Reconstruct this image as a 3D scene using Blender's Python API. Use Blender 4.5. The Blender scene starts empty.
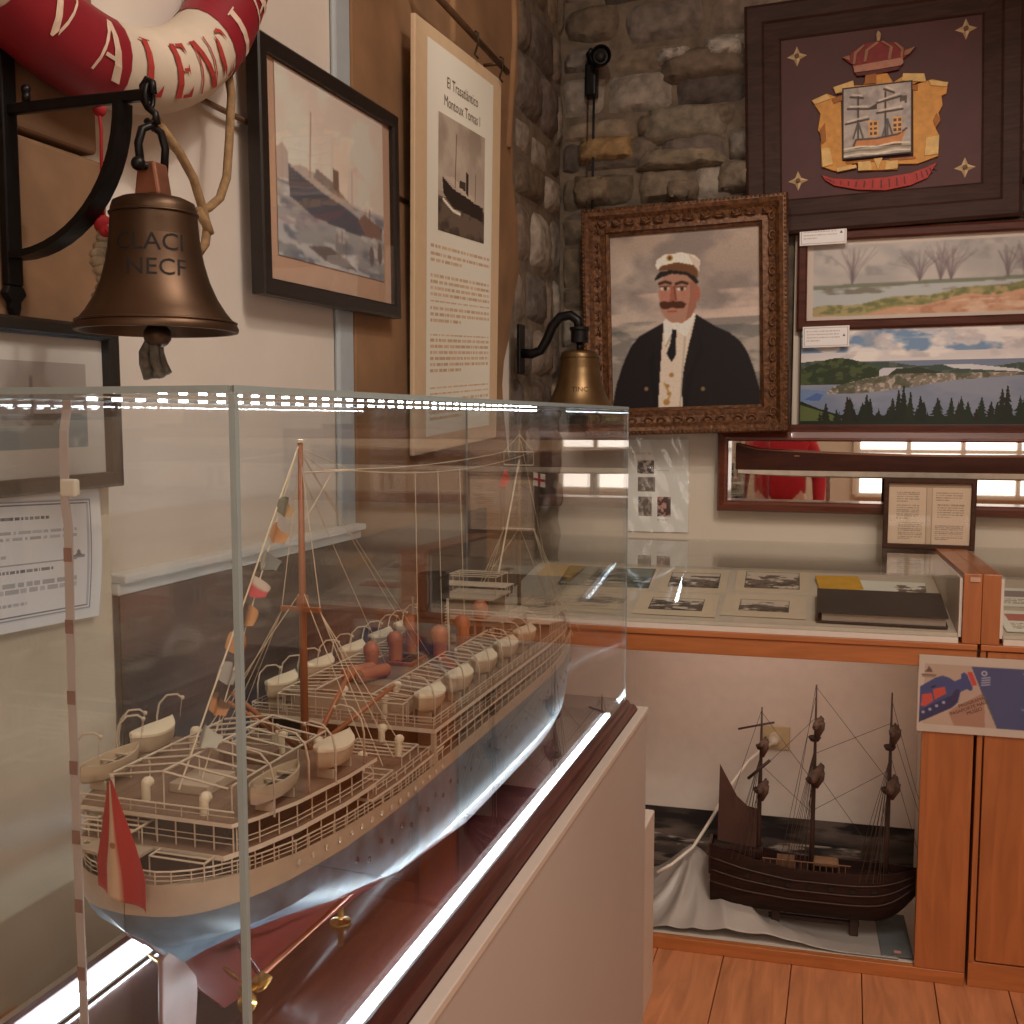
import bpy, math, random
import numpy as np
from mathutils import Vector, Matrix, Euler
random.seed(7)
RNG = np.random.default_rng(7)
SC = bpy.context.scene
COL = SC.collection
PI = math.pi

# ------------------------------------------------------------------ materials
def lin(c):
    return tuple(((x/255.0)/12.92 if x/255.0 <= .04045 else ((x/255.0+.055)/1.055)**2.4) for x in c)

MATS = {}
def mat(name, rgb, rough=.6, metal=0., var=.12, scale=30., bump=0., spec=.5, emit=None, estr=0., coat=0., stretch=(1,1,1)):
    """Principled material with noise-driven tone variation and bump (rgb is 0-255 sRGB)."""
    if name in MATS: return MATS[name]
    m = bpy.data.materials.new(name); m.use_nodes = True
    nt = m.node_tree; b = nt.nodes['Principled BSDF']
    c = lin(rgb)
    b.inputs['Roughness'].default_value = rough
    b.inputs['Metallic'].default_value = metal
    b.inputs['Specular IOR Level'].default_value = spec
    b.inputs['Coat Weight'].default_value = coat
    tc = nt.nodes.new('ShaderNodeTexCoord'); mp = nt.nodes.new('ShaderNodeMapping')
    mp.inputs['Scale'].default_value = stretch
    nt.links.new(tc.outputs['Object'], mp.inputs['Vector'])
    nz = nt.nodes.new('ShaderNodeTexNoise'); nz.inputs['Scale'].default_value = scale; nz.inputs['Detail'].default_value = 5
    nt.links.new(mp.outputs['Vector'], nz.inputs['Vector'])
    rp = nt.nodes.new('ShaderNodeValToRGB')
    rp.color_ramp.elements[0].position = .3; rp.color_ramp.elements[1].position = .7
    rp.color_ramp.elements[0].color = tuple(x*(1-var) for x in c)+(1,)
    rp.color_ramp.elements[1].color = tuple(min(1, x*(1+var)) for x in c)+(1,)
    nt.links.new(nz.outputs['Fac'], rp.inputs['Fac'])
    nt.links.new(rp.outputs['Color'], b.inputs['Base Color'])
    if bump:
        bp = nt.nodes.new('ShaderNodeBump'); bp.inputs['Strength'].default_value = bump; bp.inputs['Distance'].default_value = .004
        nt.links.new(nz.outputs['Fac'], bp.inputs['Height']); nt.links.new(bp.outputs['Normal'], b.inputs['Normal'])
    if emit:
        b.inputs['Emission Color'].default_value = emit+(1,); b.inputs['Emission Strength'].default_value = estr
    MATS[name] = m
    return m

def wood(name, rgb, rough=.4, scale=4., axis='X', dark=.55, coat=0.):
    if name in MATS: return MATS[name]
    m = bpy.data.materials.new(name); m.use_nodes = True
    nt = m.node_tree; b = nt.nodes['Principled BSDF']; c = lin(rgb)
    b.inputs['Roughness'].default_value = rough; b.inputs['Coat Weight'].default_value = coat; b.inputs['Specular IOR Level'].default_value = .5 if coat else .18
    tc = nt.nodes.new('ShaderNodeTexCoord'); mp = nt.nodes.new('ShaderNodeMapping')
    s = {'X': (1, 9, 9), 'Y': (9, 1, 9), 'Z': (9, 9, 1)}[axis]
    mp.inputs['Scale'].default_value = s
    nt.links.new(tc.outputs['Object'], mp.inputs['Vector'])
    nz = nt.nodes.new('ShaderNodeTexNoise'); nz.inputs['Scale'].default_value = scale; nz.inputs['Detail'].default_value = 8
    nz.inputs['Distortion'].default_value = 1.2
    nt.links.new(mp.outputs['Vector'], nz.inputs['Vector'])
    rp = nt.nodes.new('ShaderNodeValToRGB')
    rp.color_ramp.elements[0].position = .3; rp.color_ramp.elements[1].position = .68
    rp.color_ramp.elements[0].color = tuple(x*dark for x in c)+(1,)
    rp.color_ramp.elements[1].color = tuple(min(1, x*1.1) for x in c)+(1,)
    nt.links.new(nz.outputs['Fac'], rp.inputs['Fac']); nt.links.new(rp.outputs['Color'], b.inputs['Base Color'])
    bp = nt.nodes.new('ShaderNodeBump'); bp.inputs['Strength'].default_value = .12; bp.inputs['Distance'].default_value = .002
    nt.links.new(nz.outputs['Fac'], bp.inputs['Height']); nt.links.new(bp.outputs['Normal'], b.inputs['Normal'])
    MATS[name] = m
    return m

def pigment(name, rough=.55, bump=0., coat=0., noise=.0, nscale=60.):
    """Material whose pigment comes from the colour attribute of the mesh."""
    if name in MATS: return MATS[name]
    m = bpy.data.materials.new(name); m.use_nodes = True
    nt = m.node_tree; b = nt.nodes['Principled BSDF']
    b.inputs['Roughness'].default_value = rough; b.inputs['Coat Weight'].default_value = coat; b.inputs['Specular IOR Level'].default_value = .2
    a = nt.nodes.new('ShaderNodeVertexColor'); a.layer_name = 'Col'
    if noise or bump:
        tc = nt.nodes.new('ShaderNodeTexCoord')
        nz = nt.nodes.new('ShaderNodeTexNoise'); nz.inputs['Scale'].default_value = nscale; nz.inputs['Detail'].default_value = 6
        nt.links.new(tc.outputs['Object'], nz.inputs['Vector'])
        mx = nt.nodes.new('ShaderNodeMix'); mx.data_type = 'RGBA'; mx.blend_type = 'MULTIPLY'; mx.inputs[0].default_value = 1
        rp = nt.nodes.new('ShaderNodeValToRGB')
        rp.color_ramp.elements[0].position = .3; rp.color_ramp.elements[1].position = .7
        rp.color_ramp.elements[0].color = (1-noise,)*3+(1,); rp.color_ramp.elements[1].color = (1, 1, 1, 1)
        nt.links.new(nz.outputs['Fac'], rp.inputs['Fac'])
        nt.links.new(a.outputs['Color'], mx.inputs[6]); nt.links.new(rp.outputs['Color'], mx.inputs[7])
        nt.links.new(mx.outputs[2], b.inputs['Base Color'])
        if bump:
            bp = nt.nodes.new('ShaderNodeBump'); bp.inputs['Strength'].default_value = bump; bp.inputs['Distance'].default_value = .01
            nt.links.new(nz.outputs['Fac'], bp.inputs['Height']); nt.links.new(bp.outputs['Normal'], b.inputs['Normal'])
    else:
        nt.links.new(a.outputs['Color'], b.inputs['Base Color'])
    MATS[name] = m
    return m

def clear(name, tint=(.97, .985, .98), base=.04, rough=.0, haze=0.):
    """Clear acrylic / glass: transparent body with a Fresnel (Schlick) mirror reflection on top."""
    if name in MATS: return MATS[name]
    m = bpy.data.materials.new(name); m.use_nodes = True
    nt = m.node_tree; nt.nodes.clear()
    out = nt.nodes.new('ShaderNodeOutputMaterial')
    tr = nt.nodes.new('ShaderNodeBsdfTransparent'); tr.inputs['Color'].default_value = tint+(1,)
    gl = nt.nodes.new('ShaderNodeBsdfGlossy'); gl.inputs['Roughness'].default_value = rough
    lw = nt.nodes.new('ShaderNodeLayerWeight'); lw.inputs['Blend'].default_value = .5
    pw = nt.nodes.new('ShaderNodeMath'); pw.operation = 'POWER'; pw.inputs[1].default_value = 5
    ml = nt.nodes.new('ShaderNodeMath'); ml.operation = 'MULTIPLY_ADD'; ml.inputs[1].default_value = 1-base; ml.inputs[2].default_value = base
    mx = nt.nodes.new('ShaderNodeMixShader')
    nt.links.new(lw.outputs['Facing'], pw.inputs[0]); nt.links.new(pw.outputs[0], ml.inputs[0]); nt.links.new(ml.outputs[0], mx.inputs[0])
    body = tr
    if haze:
        df = nt.nodes.new('ShaderNodeBsdfDiffuse'); df.inputs['Color'].default_value = (.8, .82, .8, 1)
        m2 = nt.nodes.new('ShaderNodeMixShader'); m2.inputs[0].default_value = haze
        nt.links.new(tr.outputs[0], m2.inputs[1]); nt.links.new(df.outputs[0], m2.inputs[2]); body = m2
    nt.links.new(body.outputs[0], mx.inputs[1]); nt.links.new(gl.outputs[0], mx.inputs[2])
    nt.links.new(mx.outputs[0], out.inputs['Surface'])
    MATS[name] = m
    return m

def glow(name, rgb, strength):
    if name in MATS: return MATS[name]
    m = bpy.data.materials.new(name); m.use_nodes = True
    nt = m.node_tree; nt.nodes.clear()
    out = nt.nodes.new('ShaderNodeOutputMaterial'); em = nt.nodes.new('ShaderNodeEmission')
    em.inputs['Color'].default_value = tuple(rgb)+(1,); em.inputs['Strength'].default_value = strength
    nt.links.new(em.outputs[0], out.inputs['Surface'])
    MATS[name] = m
    return m

# ------------------------------------------------------------------ objects
def link(o, parent=None):
    COL.objects.link(o)
    if parent is not None: o.parent = parent
    return o

def tag(o, label=None, cat=None, group=None, kind=None):
    if label: o['label'] = label
    if cat: o['category'] = cat
    if group: o['group'] = group
    if kind: o['kind'] = kind
    return o

def thing(name, label, cat, loc=(0, 0, 0), rot=(0, 0, 0), group=None):
    o = bpy.data.objects.new(name, None); link(o)
    o.empty_display_size = .05
    o.location = loc; o.rotation_euler = rot
    return tag(o, label, cat, group)

def dup(root, loc=None, rot=None, label=None):
    r = root.copy(); COL.objects.link(r)
    if loc is not None: r.location = loc
    if rot is not None: r.rotation_euler = rot
    if label: r['label'] = label
    for ch in root.children:
        c = ch.copy(); COL.objects.link(c); c.parent = r
        for g in ch.children:
            d = g.copy(); COL.objects.link(d); d.parent = c
    return r

def dup_part(part, parent, loc=(0, 0, 0), rot=(0, 0, 0), scale=(1, 1, 1)):
    c = part.copy(); COL.objects.link(c); c.parent = parent
    c.location = loc; c.rotation_euler = rot; c.scale = scale
    for g in part.children:
        d = g.copy(); COL.objects.link(d); d.parent = c
    return c

BACK = Matrix.Rotation(PI/2, 3, 'X')                                   # hangs on the back wall
LEFT = Matrix.Rotation(PI/2, 3, 'Z') @ Matrix.Rotation(PI/2, 3, 'X')   # hangs on the left wall

def hang(name, label, cat, wall, loc, roll=0., tilt=0., group=None):
    R = wall @ Matrix.Rotation(math.radians(roll), 3, 'Z') @ Matrix.Rotation(math.radians(tilt), 3, 'X')
    return thing(name, label, cat, loc, R.to_euler(), group)

class MB:
    """Collects shapes and links them as ONE mesh object."""
    def __init__(s): s.v = []; s.f = []; s.mi = []; s.c = []; s.cm = 0; s.cc = (1, 1, 1)
    def add(s, vs, fs):
        n = len(s.v); s.v += [tuple(p) for p in vs]
        s.c += [s.cc]*len(vs)
        for f in fs: s.f.append(tuple(i+n for i in f)); s.mi.append(s.cm)
        return s
    def box(s, x0, x1, y0, y1, z0, z1, M=None):
        vs = [(x, y, z) for z in (z0, z1) for y in (y0, y1) for x in (x0, x1)]
        if M is not None: vs = [M @ Vector(p) for p in vs]
        return s.add(vs, [(0, 2, 3, 1), (4, 5, 7, 6), (0, 1, 5, 4), (2, 6, 7, 3), (0, 4, 6, 2), (1, 3, 7, 5)])
    def cbox(s, c, d, M=None):
        T = Matrix.Translation(Vector(c)) @ (M.to_4x4() if M is not None else Matrix())
        return s.box(-d[0]/2, d[0]/2, -d[1]/2, d[1]/2, -d[2]/2, d[2]/2, T)
    def tube(s, pts, r, n=6, closed=False, cap=True):
        pts = [Vector(p) for p in pts]; k = len(pts)
        rs = r if isinstance(r, (list, tuple)) else [r]*k
        rings = []; up = None
        for i, p in enumerate(pts):
            if closed: t = pts[(i+1) % k]-pts[i-1]
            elif i == 0: t = pts[1]-p
            elif i == k-1: t = p-pts[i-1]
            else: t = pts[i+1]-pts[i-1]
            if t.length < 1e-9: t = Vector((0, 0, 1))
            t.normalize()
            if up is None:
                a = Vector((0, 0, 1)) if abs(t.z) < .9 else Vector((1, 0, 0))
                up = (a - t*a.dot(t)).normalized()
            else:
                up = up - t*up.dot(t)
                if up.length < 1e-6:
                    a = Vector((0, 0, 1)) if abs(t.z) < .9 else Vector((1, 0, 0)); up = a - t*a.dot(t)
                up.normalize()
            b = t.cross(up)
            rings.append([p + (up*math.cos(2*PI*j/n) + b*math.sin(2*PI*j/n))*rs[i] for j in range(n)])
        vs = [q for ring in rings for q in ring]; fs = []
        for i in range(k if closed else k-1):
            a = i*n; b2 = ((i+1) % k)*n
            for j in range(n):
                fs.append((a+j, a+(j+1) % n, b2+(j+1) % n, b2+j))
        if cap and not closed:
            fs.append(tuple(range(n))[::-1]); fs.append(tuple(range((k-1)*n, k*n)))
        return s.add(vs, fs)
    def lathe(s, prof, n=32, c=(0, 0, 0), M=None, cap=True):
        vs = []; fs = []; k = len(prof)
        for r, z in prof:
            for j in range(n):
                p = Vector((r*math.cos(2*PI*j/n), r*math.sin(2*PI*j/n), z))
                if M is not None: p = M @ p
                vs.append(p+Vector(c))
        for i in range(k-1):
            for j in range(n):
                fs.append((i*n+j, i*n+(j+1) % n, (i+1)*n+(j+1) % n, (i+1)*n+j))
        if cap:
            if prof[0][0] > 1e-5: fs.append(tuple(range(n))[::-1])
            if prof[-1][0] > 1e-5: fs.append(tuple(range((k-1)*n, k*n)))
        return s.add(vs, fs)
    def ball(s, c, r, n=12, sc=(1, 1, 1)):
        pr = [(math.sin(PI*i/8), -math.cos(PI*i/8)) for i in range(9)]
        return s.lathe([(max(a*r, 1e-6), b*r) for a, b in pr], n, c, Matrix.Diagonal(sc), cap=False)
    def prism(s, poly, z0, z1, f=None):
        n = len(poly)
        vs = [(x, y, z0) for x, y in poly]+[(x, y, z1) for x, y in poly]
        if f: vs = [f(*p) for p in vs]
        fs = [tuple(range(n))[::-1], tuple(range(n, 2*n))]+[(i, (i+1) % n, n+(i+1) % n, n+i) for i in range(n)]
        return s.add(vs, fs)
    def loft(s, rings, closed=True, cap=True):
        n = len(rings[0]); vs = [p for r in rings for p in r]; fs = []
        for i in range(len(rings)-1):
            for j in range(n if closed else n-1):
                fs.append((i*n+j, i*n+(j+1) % n, (i+1)*n+(j+1) % n, (i+1)*n+j))
        if cap and closed:
            fs.append(tuple(range(n))[::-1]); fs.append(tuple(range((len(rings)-1)*n, len(rings)*n)))
        return s.add(vs, fs)
    def frame(s, w, h, prof):
        """rectangular picture moulding: prof = [(outward, depth)] swept round an opening w x h centred at 0"""
        for i in range(len(prof)-1):
            vs = []
            for t, d in (prof[i], prof[i+1]):
                vs += [(-w/2-t, -h/2-t, d), (w/2+t, -h/2-t, d), (w/2+t, h/2+t, d), (-w/2-t, h/2+t, d)]
            s.add(vs, [(j, (j+1) % 4, 4+(j+1) % 4, 4+j) for j in range(4)])
        return s
    def text(s, body, size, f, align='CENTER', shear=0.):
        cu = bpy.data.curves.new('lettering_source', 'FONT'); cu.body = body; cu.size = size; cu.align_x = align; cu.shear = shear
        cu.resolution_u = 3
        ob = bpy.data.objects.new('lettering_source', cu)
        me = bpy.data.meshes.new_from_object(ob)
        s.add([f(v.co.x, v.co.y) for v in me.vertices], [tuple(p.vertices) for p in me.polygons])
        bpy.data.objects.remove(ob); bpy.data.curves.remove(cu); bpy.data.meshes.remove(me)
        return s
    def build(s, name, mats, parent=None, smooth=False, bevel=0., bseg=2, auto=None, fix=True):
        me = bpy.data.meshes.new(name); me.from_pydata(s.v, [], s.f)
        if not isinstance(mats, (list, tuple)): mats = [mats]
        for m in mats: me.materials.append(m)
        if len(mats) > 1: me.polygons.foreach_set('material_index', s.mi)
        if any(c != (1, 1, 1) for c in s.c):
            at = me.color_attributes.new('Col', 'FLOAT_COLOR', 'POINT')
            at.data.foreach_set('color', [x for c in s.c for x in (c[0], c[1], c[2], 1.)])
        if fix:
            import bmesh
            bm = bmesh.new(); bm.from_mesh(me); bmesh.ops.recalc_face_normals(bm, faces=bm.faces); bm.to_mesh(me); bm.free()
        if smooth: me.polygons.foreach_set('use_smooth', [True]*len(me.polygons))
        me.update()
        o = bpy.data.objects.new(name, me); link(o, parent)
        if smooth and auto is not None:
            try: me.set_sharp_from_angle(angle=math.radians(auto))
            except Exception: pass
        if bevel:
            b = o.modifiers.new('bevel', 'BEVEL'); b.width = bevel; b.segments = bseg; b.limit_method = 'ANGLE'
        return o

def struct(o):
    o['kind'] = 'structure'; return o

# ------------------------------------------------------------------ painted surfaces (pictures, prints)
def vnoise(h, w, cy, cx, seed):
    g = np.random.default_rng(seed).random((cy+2, cx+2))
    y = np.linspace(0, cy, h)[:, None]; x = np.linspace(0, cx, w)[None, :]
    iy = y.astype(int); ix = x.astype(int); fy = y-iy; fx = x-ix
    fy = fy*fy*(3-2*fy); fx = fx*fx*(3-2*fx)
    return (g[iy, ix]*(1-fy)*(1-fx)+g[iy+1, ix]*fy*(1-fx)+g[iy, ix+1]*(1-fy)*fx+g[iy+1, ix+1]*fy*fx)

def fbm(h, w, cy, cx, seed, o=4):
    a = np.zeros((h, w)); t = 0
    for k in range(o):
        a += vnoise(h, w, int(cy*2**k), int(cx*2**k), seed+k)/2**k; t += 1/2**k
    return a/t

class Art:
    """a picture painted into a grid of colours; u to the right, v upwards, both 0..1"""
    def __init__(s, w, h, c):
        s.w, s.h = w, h; s.a = np.ones((h, w, 3))*np.array(c)/255.
        s.u = (np.arange(w)[None, :]+.5)/w+np.zeros((h, 1)); s.v = (np.arange(h)[:, None]+.5)/h+np.zeros((1, w))
    def mix(s, m, c, al=1.):
        m = (np.asarray(m, float)*al)[..., None]; s.a = s.a*(1-m)+m*np.array(c)/255.; return s
    def inside(s, pts):
        m = np.zeros((s.h, s.w), bool); n = len(pts)
        for i in range(n):
            x0, y0 = pts[i]; x1, y1 = pts[(i+1) % n]
            if y0 == y1: continue
            cr = ((y0 > s.v) != (y1 > s.v)) & (s.u < (x1-x0)*(s.v-y0)/(y1-y0)+x0); m ^= cr
        return m
    def poly(s, pts, c, al=1., n=0., seed=1):
        m = s.inside(pts)*1.
        if n: m = m*(1-n+n*fbm(s.h, s.w, 8, 8, seed))
        return s.mix(m, c, al)
    def ell(s, x, y, rx, ry, c, al=1., soft=.15):
        d = np.sqrt(((s.u-x)/rx)**2+((s.v-y)/ry)**2)
        return s.mix(np.clip((1+soft-d)/(2*soft), 0, 1), c, al)
    def line(s, pts, wd, c, al=1.):
        asp = s.w/s.h
        m = np.zeros((s.h, s.w))
        for (x0, y0), (x1, y1) in zip(pts[:-1], pts[1:]):
            dx, dy = (x1-x0)*asp, y1-y0; L = dx*dx+dy*dy+1e-12
            t = np.clip(((s.u-x0)*asp*dx+(s.v-y0)*dy)/L, 0, 1)
            d = np.hypot((s.u-x0)*asp-t*dx, s.v-y0-t*dy)
            m = np.maximum(m, np.clip((wd-d)*s.h+.5, 0, 1))
        return s.mix(m, c, al)
    def grad(s, v0, c0, v1, c1):
        t = np.clip((s.v-v0)/(v1-v0), 0, 1); m = (s.v >= v0) & (s.v <= v1)
        col = np.array(c0)/255.*(1-t[..., None])+np.array(c1)/255.*t[..., None]
        s.a = np.where(m[..., None], col, s.a); return s
    def cloud(s, c, cy, cx, seed, lo=.45, hi=.7, al=1., region=None):
        f = np.clip((fbm(s.h, s.w, cy, cx, seed)-lo)/(hi-lo), 0, 1)
        if region is not None: f = f*region
        return s.mix(f, c, al)
    def blur(s, n=1):
        for _ in range(n):
            p = np.pad(s.a, ((1, 1), (1, 1), (0, 0)), 'edge')
            s.a = (p[:-2, 1:-1]+p[2:, 1:-1]+p[1:-1, :-2]+p[1:-1, 2:]+2*p[1:-1, 1:-1])/6
        return s
    def rows(s, u0, u1, v0, v1, n, c=(70, 60, 55), al=.75, seed=3, last=.5, fill=.55):
        r = np.random.default_rng(seed)
        for i in range(n):
            y1 = v1-(v1-v0)*i/n; y0 = y1-(v1-v0)/n*fill
            x = u0; end = u1 if i < n-1 else u0+(u1-u0)*last
            while x < end:
                wl = r.uniform(.02, .09)*(u1-u0)
                s.mix((s.u > x) & (s.u < min(end, x+wl)) & (s.v > y0) & (s.v < y1), c, al*r.uniform(.7, 1)); x += wl+.014*(u1-u0)
        return s
    def build(s, name, W, H, parent, z=0., m=None, gain=2.0, x0=None, y0=None, curve=None):
        """lay the picture out on a W x H rectangle (centred unless x0, y0 given)"""
        x0 = -W/2 if x0 is None else x0; y0 = -H/2 if y0 is None else y0
        w, h = s.w, s.h
        X, Y = np.meshgrid(np.linspace(x0, x0+W, w+1), np.linspace(y0, y0+H, h+1))
        Z = np.full_like(X, z) if curve is None else z+curve((X-x0)/W, (Y-y0)/H)
        co = np.stack([X, Y, Z], -1).reshape(-1, 3)
        me = bpy.data.meshes.new(name); me.vertices.add(len(co)); me.vertices.foreach_set('co', co.ravel())
        i = (np.arange(h)[:, None]*(w+1)+np.arange(w)[None, :]).ravel()
        q = np.stack([i, i+1, i+w+2, i+w+1], -1)
        me.loops.add(q.size); me.loops.foreach_set('vertex_index', q.ravel().astype(np.int32))
        me.polygons.add(len(q)); me.polygons.foreach_set('loop_start', (np.arange(len(q))*4).astype(np.int32))
        me.update(calc_edges=True)
        sr = np.clip(s.a, 0, 1); L = np.where(sr <= .04045, sr/12.92, ((sr+.055)/1.055)**2.4)
        L = np.clip(L*gain, 0, .92)
        at = me.color_attributes.new('Col', 'FLOAT_COLOR', 'CORNER')
        c4 = np.ones((len(q), 4, 4)); c4[:, :, :3] = L.reshape(-1, 1, 3)
        at.data.foreach_set('color', c4.ravel().astype(np.float32))
        me.materials.append(m or pigment('print_paper', .5))
        o = bpy.data.objects.new(name, me); link(o, parent)
        return o

# ================================================================== THE ROOM
XL, YB, ZC = -1.0, 3.7, 3.3
XR, YF = 2.6, -2.6
plaster = mat('white_plaster', (222, 212, 200), .85, var=.05, scale=6, bump=.08)
plasterw = mat('cream_plaster', (205, 190, 168), .85, var=.05, scale=6, bump=.1)
tan = mat('tan_lime_render', (142, 108, 76), .9, var=.3, scale=5, bump=.6)
mortar = mat('brown_mortar', (116, 102, 86), .95, var=.3, scale=25, bump=.8)
stonem = pigment('rubble_stone', .9, bump=1., noise=.5, nscale=26)
sandst = mat('beige_sandstone', (182, 152, 112), .85, var=.18, scale=5, bump=.25)

m = MB()
for i in range(20):
    x0 = XL-.05+i*.187
    m.box(x0+.0012, x0+.187-.0012, YF, YB, -.055, -.025)
floor = struct(m.build('floor', wood('orange_floor_boards', (202, 134, 92), .45, 3, 'Y', .72), bevel=.0015))
struct(MB().box(XL-.2, XR+.2, YF-.2, YB+.2, -.12, -.0555).build('floor_subfloor', mat('dark_gap', (38, 20, 12), .9)))
struct(MB().box(XL-.2, XR+.2, YF-.2, YB+.2, ZC, ZC+.1).build('ceiling', mat('ceiling_paint', (205, 180, 150), .9, var=.05)))
struct(MB().box(XL-.12, XL, YF-.1, YB+.1, -.055, ZC).build('wall_left', plaster))
struct(MB().box(XL-.1, XR+.1, YB, YB+.12, -.055, ZC).build('wall_back', mortar))
struct(MB().box(XR, XR+.12, YF-.1, YB+.1, -.055, ZC).build('wall_right', plasterw))
struct(MB().box(XL-.1, XR+.1, YF-.12, YF, -.055, ZC).build('wall_front', plasterw))

# rubble stones set in the mortar
def stone(mb, u0, u1, v0, v1, d, col, f, rnd, nu=8, nv=6):
    mb.cc = lin(col)
    vs = []; fs = []
    a = [rnd.uniform(-.12, .12) for _ in range(8)]
    for j in range(nv+1):
        for i in range(nu+1):
            s, t = 2*i/nu-1, 2*j/nv-1
            k = max(abs(s), abs(t)); rr = math.hypot(s, t)
            g = (k/rr if rr > 0 else 1)
            q = .22*g+.78
            ss, tt = s*q, t*q
            uu = (u0+u1)/2+(ss*(1+a[0]*tt+a[1]*abs(tt)))*(u1-u0)/2
            vv = (v0+v1)/2+(tt*(1+a[2]*ss+a[3]*abs(ss)))*(v1-v0)/2
            hh = d*(1-k**5*.9)*(1+a[4]*1.5*s+a[5]*1.5*t)+rnd.uniform(-.13, .13)*d*(k < .99)-d*.12*(k > .99)
            vs.append(f(uu, vv, hh))
    for j in range(nv):
        for i in range(nu):
            p = j*(nu+1)+i; fs.append((p, p+1, p+nu+2, p+nu+1))
    mb.add(vs, fs)

def rubble(f, u0, u1, v0, v1, hmin, hmax, wmin, wmax, seed, name, tones, dmax=.05):
    r = random.Random(seed); mb = MB(); v = v0
    while v < v1:
        h = r.uniform(hmin, hmax); u = u0+r.uniform(-.08, 0)
        while u < u1:
            w = r.uniform(wmin, wmax)
            b = r.choice(tones); k = r.uniform(.8, 1.15)
            dv = r.uniform(-.012, .012)
            stone(mb, max(u, u0)+.004, min(u+w, u1)-.006, v+dv+.003, v+dv+h-.006, r.uniform(.4, 1)*dmax, tuple(min(255, x*k) for x in b), f, r)
            u += w
        v += h
    return struct(mb.build(name, stonem, smooth=True, auto=55, fix=False))
TONES = [(138, 122, 108), (128, 116, 106), (152, 134, 114), (116, 104, 96), (166, 154, 140), (134, 118, 100)]
rubble(lambda u, v, h: (u, YB-h+.004, v), -.99, -.21, 1.46, 2.12, .07, .15, .10, .26, 12, 'wall_back_stonework', TONES, .04)
rubble(lambda u, v, h: (u, YB-h+.004, v), -.99, 1.6, 2.12, 3.28, .07, .15, .12, .34, 11, 'wall_back_upper_stonework', TONES, .045)
struct(MB().box(XL-.02, XL+.004, 3.12, YB+.02, -.02, ZC).build('wall_left_mortar', mortar))
rubble(lambda u, v, h: (XL+h-.001, u, v), 3.16, 3.68, 1.0, 3.28, .08, .22, .10, .34, 5, 'wall_left_stonework', TONES, .035)
# large pale stones above the portrait
mb = MB(); r = random.Random(3)
for u0, u1, v0, v1, c in ((-.93, -.72, 2.385, 2.475, (172, 140, 98)), (-.95, -.80, 2.24, 2.345, (150, 130, 108)), (-.70, -.42, 2.43, 2.56, (150, 138, 120)),
                         (-.72, -.42, 2.345, 2.415, (152, 136, 114)), (-.45, -.30, 2.255, 2.36, (146, 130, 112)), (-.64, -.34, 2.63, 2.74, (128, 112, 96)), (-.62, -.50, 2.235, 2.31, (140, 122, 104)),
                         (-.66, -.53, 2.695, 2.74, (192, 182, 170)), (-.50, -.36, 2.69, 2.765, (196, 186, 172))):
    stone(mb, u0, u1, v0, v1, .06, c, lambda u, v, h: (u, YB-h-.004, v), r, 12, 8)
struct(mb.build('wall_back_pale_stones', stonem, smooth=True, auto=55, fix=False))

# tan render strip beside the stonework with a broken edge
pts = [(2.03, 0)]; r = random.Random(2)
pts += [(3.2, 0)]
z = .2
while z < 3.25:
    pts.append((3.13+.09*math.sin(z*5.1)*math.sin(z*2.3+1)+r.uniform(-.03, .03), z)); z += .07
pts += [(3.12, 3.29), (2.03, 3.29)]
struct(MB().prism(pts, XL-.01, XL+.014, lambda y, z, x: (x, y, z)).build('wall_left_render', tan, bevel=.004))
# round-headed recess edge above the hanging panel
m = MB()
arc = [(2.86-.26*math.cos(a), 2.62+.5*math.sin(a)) for a in [PI*i/24 for i in range(25)]]
m.tube([(XL+.016, y, z) for y, z in [(2.60, 2.2)]+arc+[(3.06, 2.3)]], .012, 8)
struct(m.build('wall_left_arch_moulding', mat('arch_edge', (150, 116, 82), .85, var=.2, scale=12, bump=.3), smooth=True))
# window-like frame added behind the camera to dress the front fill light
m = MB()
for x in (.06, .50, .94, 1.38, 1.74): m.box(x-.02 if x > .06 else .04, x+.02, YF, YF+.06, .83, 2.27)
for z in (.81, 1.2, 1.72, 2.25): m.box(.06, 1.74, YF, YF+.055, z, z+.035)
struct(m.build('fill_light_frame', mat('fill_frame_paint', (214, 200, 180), .5, var=.03), bevel=.003))
# beige stone pier at the near end
m = MB()
zz = [.0, .30, .62, 1.50, 1.85, 2.35, 3.29]
for k in range(3, 6):
    m.box(XL-.01, XL+.026, .2, 1.232+(.012 if k % 2 else -.004), zz[k]+.003, zz[k+1]-.003)
struct(m.build('wall_left_pier', mat('brown_sandstone', (134, 102, 74), .9, var=.3, scale=6, bump=.4), bevel=.007, bseg=3))
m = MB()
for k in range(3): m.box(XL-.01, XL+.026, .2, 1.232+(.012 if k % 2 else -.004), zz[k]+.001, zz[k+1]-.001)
struct(m.build('wall_left_pier_base', mat('lit_sandstone', (214, 198, 172), .9, var=.2, scale=4, bump=.4), bevel=.004, bseg=3))  # lower blocks coloured paler to stand in for the light falling on them
# dado ledge and the white wall's cap
struct(MB().box(XL, XL+.022, 1.246, 2.03, 1.25, 1.268).box(XL, XL+.034, 1.246, 2.03, 1.268, 1.281).build('trim_1', mat('white_ledge', (225, 222, 214), .6, var=.03), bevel=.003))

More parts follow.
